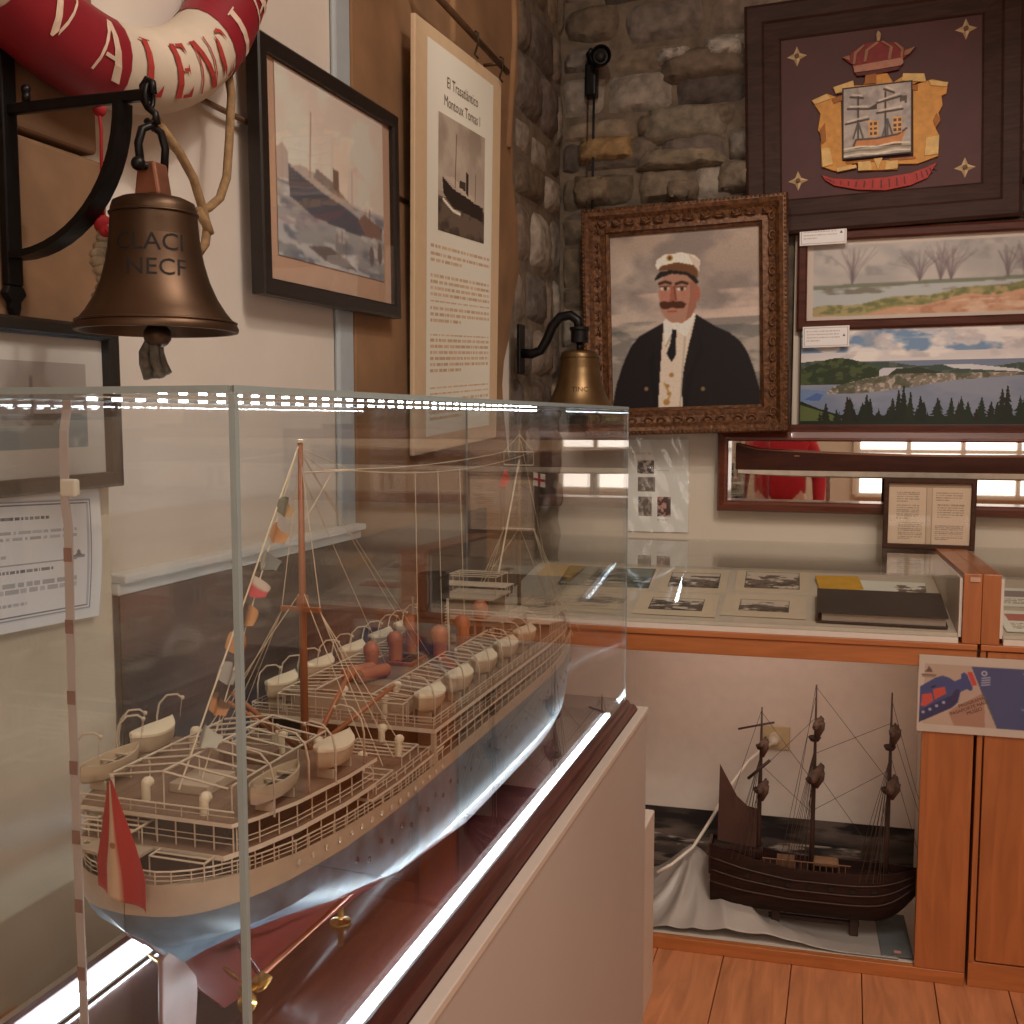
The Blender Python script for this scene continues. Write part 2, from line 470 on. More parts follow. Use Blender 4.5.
# lower left wall: wide photographic print of a dark sea
a = Art(300, 150, (52, 43, 40))
a.cloud((98, 74, 64), 3, 4, 21, .42, .62, .9); a.cloud((30, 28, 30), 4, 3, 22, .48, .6, .85); a.cloud((84, 74, 68), 18, 6, 24, .5, .64, .7)
for k in range(60):
    r = random.Random(k); x, y = r.random(), r.random()*.95
    L = r.uniform(.02, .07); a.line([(x-L, y-.012), (x-.3*L, y+.012), (x+.4*L, y+.006), (x+L, y-.010)], r.uniform(.005, .014), r.choice([(136, 126, 116), (104, 92, 84), (26, 24, 26), (76, 54, 48)]), .5)
a.blur(2)
pm = hang('sea_mural_print', 'wide dark print of a rough sea below the white ledge on the left wall', 'mural', LEFT, (XL+.0172, 2.05, .799))
a.build('print_sheet', 1.6, .9, pm, .003, pigment('mural_print', .35), 1.5)
MB().box(-.8, .8, -.45, .45, 0, .0025).build('backing_board', mat('board_edge', (60, 54, 50), .7), pm)

# grey plastic trunking and metal rods on the left wall
tag(MB().box(XL+.001, XL+.014, 1.955, 2.025, .02, 3.28).build('wall_trunking', mat('blue_grey_plastic', (176, 186, 190), .5, var=.04), bevel=.008), 'pale blue-grey vertical trunking strip running up behind the framed steamship watercolour', 'trunking')
steel = mat('brown_steel', (112, 88, 66), .45, .7, var=.2)
tag(MB().tube([(XL+.017, 1.34, 2.0), (XL+.017, 2.36, 1.998)], .005, 8).build('picture_rail', steel, smooth=True), 'thin metal rail passing behind the steamship watercolour', 'rail')
t = thing('hanging_rail', 'brown metal rod with hooks above the tall steamer text panel', 'rail', (XL+.07, 2.65, 2.47))
MB().tube([(0, -.36, 0), (0, .24, -.012)], .008, 8).build('rod', steel, t, smooth=True)
for y in (-.33, .2):
    MB().tube([(-.07, y, .0), (0, y, 0)], .005, 6).build('wall_peg', steel, t, smooth=True)
for y in (-.03, .17):
    MB().tube([(.0, y, .008), (.008, y+.004, .004), (.006, y+.008, -.02), (-.004, y+.012, -.045), (.004, y+.016, -.055)], .003, 6).build('hook', mat('hook_metal', (60, 50, 40), .5, .6), t, smooth=True)

# ---------------------------------------------------------------- pictures on the left wall
black = mat('black_frame', (34, 28, 24), .35, var=.2)
glassp = clear('picture_glass', (.98, .98, .98), .03)
p = hang('framed_watercolour', 'black framed watercolour of a grey steamship with tan mount on the white wall', 'picture', LEFT, (XL+.048, 1.892, 1.932), .8); p.scale = (.935, .95, .95)
W, H = .615, .455
MB().frame(W-.06, H-.06, [(0, -.012), (0, .002), (.004, .005), (.026, .005), (.03, .002), (.03, -.022)]).build('frame', black, p)
MB().box(-W/2+.028, W/2-.028, -H/2+.028, H/2-.028, -.014, -.008).build('mount', mat('tan_mount', (212, 176, 150), .8, var=.04), p)
a = Art(150, 120, (196, 178, 168))
a.grad(0, (120, 122, 124), .42, (150, 148, 146)).grad(.42, (186, 172, 162), 1, (188, 168, 158))
a.cloud((206, 190, 178), 4, 5, 5, .45, .7, .6, a.v > .4)
a.cloud((92, 98, 108), 14, 5, 8, .42, .62, .85, a.v < .4); a.cloud((168, 168, 168), 24, 9, 9, .54, .64, .7, a.v < .38)
a.poly([(0, .4), (0, .56), (.05, .6), (.09, .56), (.1, .42)], (150, 140, 134))
a.poly([(.1, .33), (.09, .5), (.2, .48), (.72, .345), (.98, .33), (.97, .27), (.7, .24), (.3, .26)], (74, 76, 84))
a.poly([(.1, .49), (.2, .52), (.34, .5), (.62, .42), (.72, .36), (.4, .41)], (150, 142, 136)); a.poly([(.3, .48), (.33, .535), (.47, .5), (.62, .42), (.5, .43)], (112, 104, 100))
a.poly([(.48, .46), (.48, .58), (.53, .575), (.535, .45)], (82, 74, 72))
a.line([(.27, .47), (.29, .83)], .006, (120, 108, 102)); a.line([(.66, .38), (.665, .6)], .005, (140, 130, 124))
a.cloud((120, 112, 110), 9, 6, 13, .42, .66, .75, np.exp(-((a.v-.60-.06*(a.u-.5))/.045)**2)*np.clip((a.u-.5)*8, 0, 1)*np.clip((.9-a.u)*5, 0, 1))
a.poly([(.72, .33), (.78, .38), (.95, .34), (.98, .26), (.8, .25)], (108, 88, 80)); a.line([(.84, .3), (.845, .42)], .006, (96, 80, 74)); a.line([(.8, .3), (.8, .4)], .005, (96, 80, 74))
a.poly([(.24, .09), (.44, .12), (.62, .06), (.7, .02), (.4, .03)], (92, 86, 84)); a.line([(.5, .07), (.505, .2)], .007, (120, 104, 94)); a.line([(.55, .07), (.555, .23)], .008, (128, 112, 100)); a.line([(.59, .06), (.6, .18)], .006, (110, 96, 88))
a.ell(.86, .14, .025, .06, (90, 84, 82)); a.ell(.95, .17, .025, .07, (96, 84, 80))
a.blur(); a.build('watercolour', .475, .345, p, -.006, gain=2.05, y0=-.150)
MB().box(-W/2+.029, W/2-.029, -H/2+.029, H/2-.029, 0, .002).build('glass', glassp, p)

p = hang('text_panel', 'tall cream panel with a black-and-white steamer photo and long text hanging from the rod', 'sign', LEFT, (XL+.042, 2.575, 1.925), 3.2, 2)
MB().box(-.305, .305, -.495, .485, -.006, .006).build('board', mat('cream_board', (222, 196, 160), .6, var=.03), p, bevel=.002)
a = Art(110, 250, (226, 206, 174))
for q0, q1, n, sd in ((.445, .50, 3, 1), (.29, .425, 8, 2), (.16, .27, 7, 3), (.03, .13, 6, 4)):
    a.rows(.05, .97, q0, q1, n, (112, 92, 72), .62, sd, .5, .42)
a.build('text_sheet', .47, .91, p, .0066, gain=1.9)
m = MB()
m.text('El Trasatl\u00e1ntico', .036, lambda x, y: (x, y+.372, .0074))
m.build('title_lettering', mat('title_ink', (112, 92, 72), .7), p); m = MB(); m.text('Montoux Tomas I', .036, lambda x, y: (x, y+.328, .0074))
m.build('title_lettering', mat('title_ink', (112, 92, 72), .7), p)
a = Art(110, 90, (150, 138, 124))
a.grad(.35, (160, 150, 138), 1, (128, 116, 104)); a.cloud((176, 166, 152), 4, 4, 31, .4, .7, .6, a.v > .4); a.mix((a.v < .3)*1., (92, 80, 70)); a.cloud((56, 48, 42), 9, 6, 33, .45, .6, .8, a.v < .28)
a.poly([(.08, .47), (.1, .33), (.3, .24), (.95, .2), (.97, .33), (.7, .36), (.3, .4)], (42, 36, 32)); a.poly([(.1, .48), (.35, .42), (.8, .34), (.8, .39), (.5, .45), (.3, .5)], (170, 158, 142))
a.line([(.34, .42), (.36, .88)], .008, (70, 60, 52)); a.line([(.78, .34), (.79, .62)], .007, (80, 70, 60)); a.poly([(.57, .4), (.57, .6), (.63, .59), (.63, .39)], (50, 42, 38)); a.poly([(.42, .44), (.44, .5), (.56, .5), (.56, .42)], (60, 52, 46)); a.line([(.1, .28), (.3, .21), (.45, .2)], .015, (210, 200, 184))
a.build('steamer_photo', .335, .272, p, .0072, gain=1.6, x0=-.165, y0=.035)

p = hang('framed_print', 'dark framed print with white mount on the stone pier behind the hanging bell', 'picture', LEFT, (XL+.046, 1.036, 1.515), .5)
MB().frame(.33, .175, [(0, -.01), (0, .008), (.004, .012), (.016, .012), (.02, .008), (.02, -.014)]).build('frame', black, p)
a = Art(110, 60, (186, 184, 178))
a.poly([(.1, .2), (.1, .82), (.9, .82), (.9, .2)], (150, 146, 142)); a.poly([(.1, .2), (.1, .45), (.9, .45), (.9, .2)], (112, 130, 136))
a.poly([(.2, .4), (.3, .36), (.7, .36), (.78, .46), (.5, .43)], (74, 72, 72)); a.line([(.4, .4), (.41, .75)], .01, (98, 94, 90)); a.line([(.6, .4), (.6, .7)], .01, (98, 94, 90)); a.cloud((190, 196, 196), 8, 6, 41, .5, .7, .7, (a.v < .45) & (a.v > .2))
a.build('print', .33, .175, p, -.004, gain=1.5)
MB().box(-.166, .166, -.088, .088, 0, .002).build('glass', glassp, p)

p = hang('paper_notice', 'white paper notice with a thin double border on the stone pier below the framed print', 'notice', LEFT, (XL+.03, 1.022, 1.328), -2.5)
a = Art(160, 90, (226, 228, 228))
for (u0, u1, v0, v1) in ((.06, .94, .08, .92), (.075, .925, .105, .895)):
    a.line([(u0, v0), (u1, v0), (u1, v1), (u0, v1), (u0, v0)], .006, (84, 92, 104), .9)
a.rows(.4, .72, .765, .81, 1, (60, 64, 72), .9, 5, 1); a.rows(.12, .86, .62, .71, 2, (110, 112, 118), .7, 6, 1); a.rows(.12, .5, .5, .54, 1, (110, 112, 118), .7, 7, 1)
a.line([(.12, .47), (.86, .47)], .004, (100, 104, 112)); a.rows(.36, .74, .39, .43, 1, (60, 64, 72), .9, 8, 1); a.rows(.12, .86, .25, .34, 2, (110, 112, 118), .7, 9, 1); a.rows(.12, .6, .16, .2, 1, (110, 112, 118), .7, 10, 1)
a.poly([(.855, .5), (.89, .5), (.872, .55)], (90, 94, 102)); a.line([(.845, .49), (.90, .49)], .008, (70, 74, 82))
o = a.build('sheet', .33, .172, p, .003, pigment('notice_paper', .7), 1.6, curve=lambda u, v: .004+.006*(u-.5)**2*4*np.sin(v*3))
MB().box(-.163, .163, -.084, .084, 0, .002).build('backing_card', mat('card_white', (226, 226, 222), .7), p)

# ---------------------------------------------------------------- bell on its bracket, lifebuoy
iron = mat('black_iron', (26, 24, 24), .4, .6, var=.25, scale=40, bump=.2)
bronze = mat('aged_bronze', (84, 64, 48), .42, .8, var=.3, scale=9, bump=.05)
ropem = mat('hemp_rope', (150, 120, 84), .9, var=.2, scale=90, bump=.6)
t = thing('bell_bracket', 'black wrought-iron bracket with curved brace on the stone pier', 'bracket', (XL+.034, 1.055, 1.79))
m = MB(); m.box(-.006, .006, -.012, .012, -.13, .2); m.prism([(-.012, -.13), (.012, -.13), (.018, -.14), (.008, -.15), (.008, -.157), (0, -.178), (-.008, -.157), (-.008, -.15), (-.018, -.14)], -.005, .005, lambda y, z, x: (x, y, z))
m.build('back_plate', iron, t, bevel=.002)
MB().cbox((.098, 0, .076), (.205, .010, .013)).build('arm', iron, t, bevel=.002)
m = MB(); pr = []
for i in range(15):
    a = PI/2*i/14
    pr.append((.006+.158*math.sin(a), .07-.165*math.cos(a)))
rings = []
for i, (x, z) in enumerate(pr):
    a = PI/2*i/14; nx, nz = math.sin(a), -math.cos(a); th = .004
    rings.append([(x-nx*th, -.013, z-nz*th), (x-nx*th, .013, z-nz*th), (x+nx*th, .013, z+nz*th), (x+nx*th, -.013, z+nz*th)])
m.loft(rings); m.build('brace', iron, t, smooth=True, auto=40)
MB().tube([(.03, 0, .083), (.03, 0, .094)], .005, 8).ball((.03, 0, .097), .006).build('finial', iron, t, smooth=True)
MB().tube([(.200, .007*math.sin(a), .074+.014*math.cos(a)) for a in [2*PI*i/14 for i in range(14)]], .003, 6, closed=True).build('end_ring', iron, t, smooth=True)

BX, BY, BZ = XL+.236, 1.055, 1.600
def bell(name, label, loc, sc, words, ang0, bronze=bronze):
    t = thing(name, label, 'bell', loc)
    pr = [(.0945, .0), (.0955, .004), (.093, .010), (.081, .026), (.071, .044), (.0625, .066), (.0565, .090), (.0525, .115), (.0505, .140), (.0495, .158), (.047, .167), (.038, .172), (.0, .174)]
    inn = [(.0895, .0), (.078, .022), (.066, .045), (.057, .08), (.051, .13), (.045, .16), (.0, .165)]
    pr = [(q, z*.905) for q, z in pr]; inn = [(q, z*.905) for q, z in inn]
    full = [(r*sc, z*sc) for r, z in inn[::-1]]+[(r*sc, z*sc) for r, z in pr]
    m = MB(); m.lathe(full, 48, cap=False); m.build('bell_body', bronze, t, smooth=True, auto=50)
    for z0, rr in ((.011, .0925), (.1376, .0505)):
        MB().tube([(rr*sc*math.cos(2*PI*i/48), rr*sc*math.sin(2*PI*i/48), z0*sc) for i in range(48)], .0016*sc, 6, closed=True).build('moulding', bronze, t, smooth=True)
    def rad(z):
        return np.interp(z, [p[1]*sc for p in pr], [p[0]*sc for p in pr])
    m = MB()
    for txt, z0, off, size in words:
        def f(x, y, z0=z0, off=off):
            z = z0*sc+y*sc*.95; r = float(rad(z))+.0005; a = math.radians(ang0)+(x+off)*sc/r
            return (r*math.cos(a), r*math.sin(a), z)
        m.text(txt, size, f)
    m.build('engraved_letters', mat('dark_engraving', (20, 13, 9), .8), t)
    return t
t = bell('ship_bell', 'large bronze bell with engraved letters hanging from the bracket on the stone pier', (BX, BY, BZ), .96, (('CLACI', .090, -.004, .030), ('NECF', .061, .004, .029)), -57)
m = MB(); m.prism([(-.017, .152), (.017, .152), (.011, .190), (-.011, .190)], -.013, .013, lambda x, z, y: (x, y, z)); m.build('crown', mat('worn_copper', (140, 92, 70), .5, .6, var=.3), t, bevel=.003)
MB().tube([(0, -.024, .184), (0, .022, .184)], .0045, 8).ball((0, -.026, .184), .008).build('crown_pin', iron, t, smooth=True)
MB().tube([(-.005, -.014, .18), (-.007, -.015, .209), (-.005, -.010, .226), (0, 0, .232), (.005, .010, .226), (.007, .015, .209), (.005, .014, .18)], .0048, 8).build('shackle', iron, t, smooth=True)
MB().tube([(-.006, 0, .238), (.002, 0, .229), (.008, 0, .234), (.006, 0, .244), (-.004, 0, .252), (-.010, 0, .262), (-.010, 0, .276), (-.004, 0, .283), (.003, 0, .279), (.004, 0, .266)], .0042, 8).build('hanging_hook', iron, t, smooth=True)
MB().tube([(0, 0, .16), (0, 0, -.002)], .005, 8).ball((0, 0, -.004), .016, sc=(1, 1, .9)).build('clapper', bronze, t, smooth=True)
m = MB(); r = random.Random(4)
for k in range(7):
    x, y = r.uniform(-.012, .012), r.uniform(-.008, .008)
    m.tube([(x*.4-.004, y*.4, -.008), (x*.9-.008, y, -.024), (x*.7-.006+r.uniform(-.006, .006), y, -.036), (x*1.1, y*1.2, -.046-r.uniform(0, .008))], .0055, 6)
m.build('clapper_rope', mat('dirty_rope', (128, 122, 108), .95, var=.4, scale=90, bump=.6), t, smooth=True)

red = mat('buoy_red', (140, 26, 40), .5, var=.12, scale=8)
bwhite = mat('buoy_canvas', (206, 192, 172), .7, var=.14, scale=7, bump=.15)
t = thing('lifebuoy', 'round lifebuoy with red and off-white bands lettered VALENCIA on the left wall', 'lifebuoy', (XL+.066, 1.178, 2.322))
RM, RT = .362, .056
def torus_arc(a0, a1, rt, n=40, nn=20, dx=.9):
    rings = []
    for i in range(n+1):
        a = a0+(a1-a0)*i/n; ca, sa = math.cos(a), math.sin(a); ring = []
        for j in range(nn):
            b = 2*PI*j/nn
            rr = RM+rt*math.cos(b); ring.append((rt*dx*math.sin(b), rr*ca, rr*sa))
        rings.append(ring)
    return rings
MB().loft(torus_arc(0, 2*PI, RT, 120), cap=False).build('ring', bwhite, t, smooth=True)
D = math.radians
for a0, a1 in ((-117, -89), (-48, -21), (38, 65), (128, 155)):
    MB().loft(torus_arc(D(a0), D(a1), RT+.0015, 24), cap=False).build('red_band', red, t, smooth=True)
# stencilled serif letters round the lower half (x right, y up, unit height)
GL = {'V': [[(0, 1), (.22, 1), (.52, .12), (.48, 0), (.42, 0)], [(.80, 1), (.86, 1), (.56, .06), (.52, .14)], [(-.04, .97), (.28, .97), (.28, 1.03), (-.04, 1.03)]],
      'A': [[(.30, 1), (.48, 1), (.82, 0), (.58, 0)], [(.28, .96), (.33, .8), (.06, 0), (0, 0)], [(.2, .3), (.56, .3), (.54, .37), (.22, .37)], [(.52, 0), (.9, 0), (.9, -.04), (.52, -.04)]],
      'L': [[(.1, 0), (.32, 0), (.32, 1), (.1, 1)], [(.36, 0), (.7, 0), (.7, .22), (.62, .06), (.36, .06)], [(0, .97), (.42, .97), (.42, 1.02), (0, 1.02)]],
      'E': [[(.1, 0), (.32, 0), (.32, 1), (.1, 1)], [(.36, 0), (.72, 0), (.72, .2), (.64, .06), (.36, .06)], [(.36, .94), (.62, .94), (.68, .8), (.7, 1), (.36, 1)], [(.36, .48), (.58, .48), (.6, .4), (.6, .62), (.58, .54), (.36, .54)]],
      'N': [[(.06, 1), (.28, 1), (.8, .0), (.62, .0)], [(.08, 0), (.14, 0), (.14, .9), (.08, .96)], [(.72, .1), (.78, .02), (.78, 1), (.72, 1)], [(-.02, .97), (.26, .97), (.26, 1.02), (-.02, 1.02)]],
      'C': [[(.12, .3), (.06, .5), (.12, .7), (.26, .92), (.3, .8), (.26, .5), (.3, .2), (.26, .08)], [(.34, .94), (.5, 1), (.66, .92), (.7, .7), (.62, .86), (.5, .94)], [(.34, .06), (.5, 0), (.66, .08), (.72, .3), (.62, .14), (.5, .06)]],
      'I': [[(.1, 0), (.32, 0), (.32, 1), (.1, 1)], [(0, .97), (.42, .97), (.42, 1.02), (0, 1.02)]]}
def buoy_letters(word, name, m_):
    mb = MB()
    for ch, ang, in word:
        for poly in GL[ch]:
            def f(x, y):
                y = min(max(y, 0), 1)
                rr = RM+.036-.066*y; b = math.acos(max(-1, min(1, (rr-RM)/RT)))
                a = D(ang)+(x-.4)*.058/RM
                R2 = RT+.003
                return (R2*.9*math.sin(b), (RM+R2*math.cos(b))*math.cos(a), (RM+R2*math.cos(b))*math.sin(a))
            # cut every stroke into short slices so that it hugs the ring
            n = len(poly); pts = []
            for i in range(n):
                (x0, y0), (x1, y1) = poly[i], poly[(i+1) % n]
                for k in range(4): pts.append((x0+(x1-x0)*k/4, y0+(y1-y0)*k/4))
            cx = sum(p[0] for p in pts)/len(pts); cy = sum(p[1] for p in pts)/len(pts)
            vs = [f(cx, cy)]+[f(cx+(x-cx)*.5, cy+(y-cy)*.5) for x, y in pts]+[f(x, y) for x, y in pts]
            k = len(pts); fs = [(0, 1+i, 1+(i+1) % k) for i in range(k)]+[(1+i, 1+k+i, 1+k+(i+1) % k, 1+(i+1) % k) for i in range(k)]
            mb.add(vs, fs)
    return mb.build(name, m_, t)
for q in (('V', -109), ('A', -95), ('I', -40), ('A', -30)): buoy_letters([q], 'white_letter', mat('letter_cream', (214, 190, 168), .7))
for q in (('L', -81.5), ('E', -71), ('N', -61.5), ('C', -52.5)): buoy_letters([q], 'red_letter', mat('letter_red', (168, 52, 44), .7))
def twist(pts, r, n=6, turns=60):
    return pts
m = MB()
m.tube([(.0, .12, -.405), (.004, .17, -.44), (.006, .2, -.47), (.006, .222, -.51), (.006, .232, -.535), (.006, .226, -.56), (.004, .212, -.575)], .0068, 8)
m.tube([(.0, .305, -.27), (.004, .31, -.32), (.006, .298, -.39), (.006, .288, -.45), (.006, .268, -.485), (.006, .238, -.505), (.004, .212, -.515)], .0068, 8)
m.tube([(.004, .212, -.515), (.008, .226, -.53), (.008, .235, -.545)], .0075, 8)
m.build('hanging_rope', ropem, t, smooth=True)
tag(MB().tube([(XL+.15, 1.074, 1.867), (XL+.152, 1.075, 1.84), (XL+.15, 1.076, 1.78), (XL+.15, 1.076, 1.735)], .0022, 6)
    .ball((XL+.15, 1.076, 1.73), .011).ball((XL+.155, 1.074, 1.722), .008).ball((XL+.15, 1.076, 1.862), .008)
    .tube([(XL+.15, 1.07, 1.73), (XL+.168, 1.068, 1.715), (XL+.172, 1.068, 1.7)], .0022, 6).build('red_cord', mat('red_string', (170, 34, 40), .8), smooth=True),
    'thin red cord tied from the iron bracket arm with a knot beside the bell', 'cord')
m = MB()
for i in range(9):
    a = i*1.1; m.ball((XL+.148+.004*math.cos(a)-i*.0005, 1.078+.004*math.sin(a), 1.725-i*.0098), .0105, 10, (1.25, 1, .75))
tag(m.build('rope_fender', mat('plaited_rope', (164, 148, 122), .95, var=.3, scale=80, bump=.7), smooth=True), 'pale plaited rope pull hanging below the red cord behind the bell', 'rope')

# second, smaller bell on a swan-neck bracket near the corner
t = thing('swan_neck_bracket', 'black S-curved iron pipe bracket on the stonework near the corner', 'bracket', (XL+.05, 3.1, 1.71))
MB().cbox((-.005, 0, 0), (.012, .05, .15)).build('wall_plate', iron, t, bevel=.003)
pts = [(0, 0, -.012), (.03, 0, -.014), (.058, 0, -.004), (.078, 0, .03), (.094, 0, .068), (.118, 0, .094), (.15, 0, .098), (.172, 0, .082), (.178, 0, .05)]
MB().tube(pts, .0145, 14).build('curved_pipe', iron, t, smooth=True)
MB().lathe([(.0, -.003), (.026, -.003), (.026, .03), (.03, .034), (.03, .042), (.0, .042)], 20, (.178, 0, .02)).build('socket_collar', iron, t, smooth=True, auto=40)
t = bell('ship_bell', 'smaller brass bell hanging under the black swan-neck bracket beside the portrait', (XL+.228, 3.1, 1.522), 1.16, (('TINC', .050, .0, .018),), -75, mat('dull_brass', (118, 94, 64), .38, .85, var=.25, scale=9))
MB().tube([(0, 0, .178), (0, 0, .206)], .010, 8).build('crown', iron, t, smooth=True)
MB().tube([(0, 0, .14), (0, 0, .0)], .004, 8).ball((0, 0, .0), .013).build('clapper', bronze, t, smooth=True)

# ================================================================== THE BACK WALL
def bk(x, z, Y):   # a point measured on the wall plane, moved forward to depth Y along the same line of sight height scale
    return (x*Y/YB, Y, 1.5+(z-1.5)*Y/YB)
m = MB(); m.box(-.99, 1.7, 3.672, 3.699, .6, 1.452); m.box(-.185, 1.7, 3.672, 3.699, 1.452, 2.116)
struct(m.build('wall_back_board', mat('white_board', (226, 214, 196), .8, var=.04, scale=4, bump=.05), bevel=.002))

# portrait of the captain
gilt = mat('carved_gilt', (100, 64, 36), .45, .3, var=.55, scale=70, bump=.9)
p = hang('portrait_painting', 'gilt-framed oil portrait of a moustached man in a white peaked cap and dark jacket', 'picture', BACK, bk(-.553, 1.842, 3.555), 1.6); p.scale = (.99,)*3
W, H = .495, .580
MB().frame(W, H, [(0, -.02), (0, .002), (.010, .008), (.012, .016), (.030, .012), (.052, .022), (.066, .034), (.078, .040), (.088, .036), (.092, .020), (.092, -.025)]).build('frame', gilt, p, smooth=True, auto=40)
m = MB(); r = random.Random(8)
for (x0, y0, x1, y1) in ((-W/2-.085, -H/2-.085, W/2+.085, -H/2-.085), (W/2+.085, -H/2-.085, W/2+.085, H/2+.085), (W/2+.085, H/2+.085, -W/2-.085, H/2+.085), (-W/2-.085, H/2+.085, -W/2-.085, -H/2-.085)):
    L = math.hypot(x1-x0, y1-y0); n = int(L/.014)
    for i in range(n):
        t_ = (i+.5)/n; m.ball((x0+(x1-x0)*t_, y0+(y1-y0)*t_, .034), .0062, 6)
m.build('beaded_edge', gilt, p, smooth=True)
leaf = None
for sgn in (1, -1):
    for i in range(12):      # scrolling leaf relief along the moulding
        for ax in (0, 1):
            L = (W if ax == 0 else H)+.1; u = -L/2+(i+.5)*L/12; off = ((H if ax == 0 else W)/2+.046)*sgn
            if leaf is None:
                pts = [(.017*(1-k/10)*math.cos(k/7*PI*1.5), .017*(1-k/10)*math.sin(k/7*PI*1.5), 0) for k in range(8)]
                leaf = MB().tube(pts, .0042, 5).tube([(.02, -.006, 0), (.006, -.012, .002), (-.014, -.012, 0)], .004, 5).build('leaf_carving', gilt, p, smooth=True)
                leaf.location = (u, off, .020)
            else: dup_part(leaf, p, (u, off, .020) if ax == 0 else (off, u, .020), (0, 0, 0 if ax == 0 else PI/2), (1 if i % 2 else -1, 1, 1))
a = Art(170, 200, (150, 136, 126))
a.grad(0, (132, 124, 116), .46, (112, 110, 106)); a.grad(.46, (162, 148, 138), .62, (140, 132, 126)); a.grad(.62, (140, 128, 120), 1, (158, 142, 128))
a.cloud((178, 166, 154), 5, 3, 51, .42, .68, .8, a.v > .45); a.cloud((112, 104, 100), 6, 4, 57, .46, .68, .7, a.v > .55); a.cloud((190, 170, 156), 10, 3, 53, .5, .7, .7, (a.v > .46) & (a.v < .66))
a.cloud((88, 90, 88), 16, 4, 54, .45, .6, .6, a.v < .5); a.cloud((168, 158, 146), 20, 5, 55, .55, .68, .7, a.v < .48)
def C(px, py):
    return ((px-(118+(py-205)*.038))/609., 1-(py-(205-(px-118)*.072))/(702.-(px-118)*.006))
def cp(*q): return [C(q[i], q[i+1]) for i in range(0, len(q), 2)]
a.poly(cp(142, 900, 160, 800, 185, 720, 215, 650, 250, 605, 310, 570, 352, 545, 420, 560, 480, 510, 560, 555, 620, 580, 660, 610, 690, 650, 720, 720, 745, 800, 748, 882, 440, 900), (30, 26, 27))
a.poly(cp(352, 548, 345, 650, 340, 760, 335, 905, 440, 900, 430, 800, 440, 720, 455, 640, 482, 520, 440, 545), (196, 184, 168))
a.poly(cp(350, 545, 362, 640, 395, 575, 445, 600, 482, 512, 460, 495, 365, 520), (216, 206, 192)); a.line(cp(395, 575, 362, 640), .004, (150, 140, 128)); a.line(cp(440, 600, 425, 900), .004, (160, 150, 136))
a.poly(cp(388, 572, 405, 575, 402, 640, 405, 670, 388, 704, 366, 670, 380, 630), (28, 26, 28))
a.poly(cp(330, 385, 328, 440, 338, 500, 360, 530, 385, 548, 430, 545, 462, 520, 480, 480, 484, 400, 470, 360, 360, 350), (156, 118, 100))
a.ell(*C(352, 440), .028, .03, (166, 96, 82), .5, .6); a.ell(*C(432, 435), .03, .03, (168, 104, 88), .45, .6); a.poly(cp(455, 380, 484, 390, 484, 480, 465, 520, 440, 540, 455, 450), (128, 80, 64), .6)
a.ell(*C(486, 430), .018, .045, (150, 92, 74)); a.poly(cp(378, 400, 392, 400, 402, 455, 388, 470, 372, 462), (140, 82, 66), .9); a.line(cp(392, 402, 400, 455), .004, (96, 56, 46))
for ex in (352, 420):
    a.ell(*C(ex, 410), .03, .012, (206, 190, 176)); a.ell(*C(ex+3, 410), .012, .013, (52, 36, 30)); a.line(cp(ex-22, 392, ex+2, 384, ex+24, 390), .008, (58, 38, 30)); a.line(cp(ex-20, 404, ex+20, 402), .004, (90, 54, 44))
a.poly(cp(330, 470, 345, 460, 375, 465, 388, 458, 400, 462, 425, 460, 442, 470, 434, 486, 405, 490, 385, 484, 362, 494, 340, 490), (70, 40, 28)); a.line(cp(368, 502, 402, 500), .005, (150, 72, 62))
a.poly(cp(312, 380, 310, 372, 330, 345, 400, 334, 470, 350, 490, 385, 480, 390, 440, 356, 380, 352, 340, 366), (34, 28, 26))
a.poly(cp(326, 342, 335, 320, 400, 305, 465, 312, 486, 330, 486, 368, 440, 345, 380, 338), (98, 66, 44)); a.poly(cp(312, 322, 318, 296, 350, 276, 420, 268, 470, 278, 494, 300, 492, 345, 470, 318, 400, 306, 335, 322, 322, 338), (218, 206, 190))
a.poly(cp(440, 270, 494, 300, 492, 345, 468, 318), (176, 164, 150), .7); a.ell(*C(370, 290), .022, .017, (150, 118, 62)); a.ell(*C(370, 290), .01, .01, (70, 50, 34))
for x, y, s_ in ((388, 755, .016), (372, 800, .014), (380, 830, .014), (370, 865, .022)): a.ell(*C(x, y), s_, s_*.8, (150, 112, 60))
a.line(cp(360, 790, 372, 812, 384, 838, 370, 862), .005, (160, 124, 70))
for x, y in ((285, 815), (518, 805), (288, 900), (530, 885)): a.ell(*C(x, y), .014, .012, (120, 100, 70))
a.poly(cp(345, 590, 310, 640, 330, 760, 335, 905, 320, 905, 290, 700), (24, 22, 24), .8); a.poly(cp(480, 530, 500, 640, 450, 760, 440, 895, 452, 895, 480, 740, 520, 650), (24, 22, 24), .8)
a.blur(); a.build('canvas', W+.004, H+.004, p, -.008, pigment('oil_canvas', .4, noise=.12, nscale=140), 1.6)
MB().box(-W/2-.02, W/2+.02, -H/2-.02, H/2+.02, -.024, -.012).build('backing_board', mat('brown_board', (90, 66, 46), .8), p)

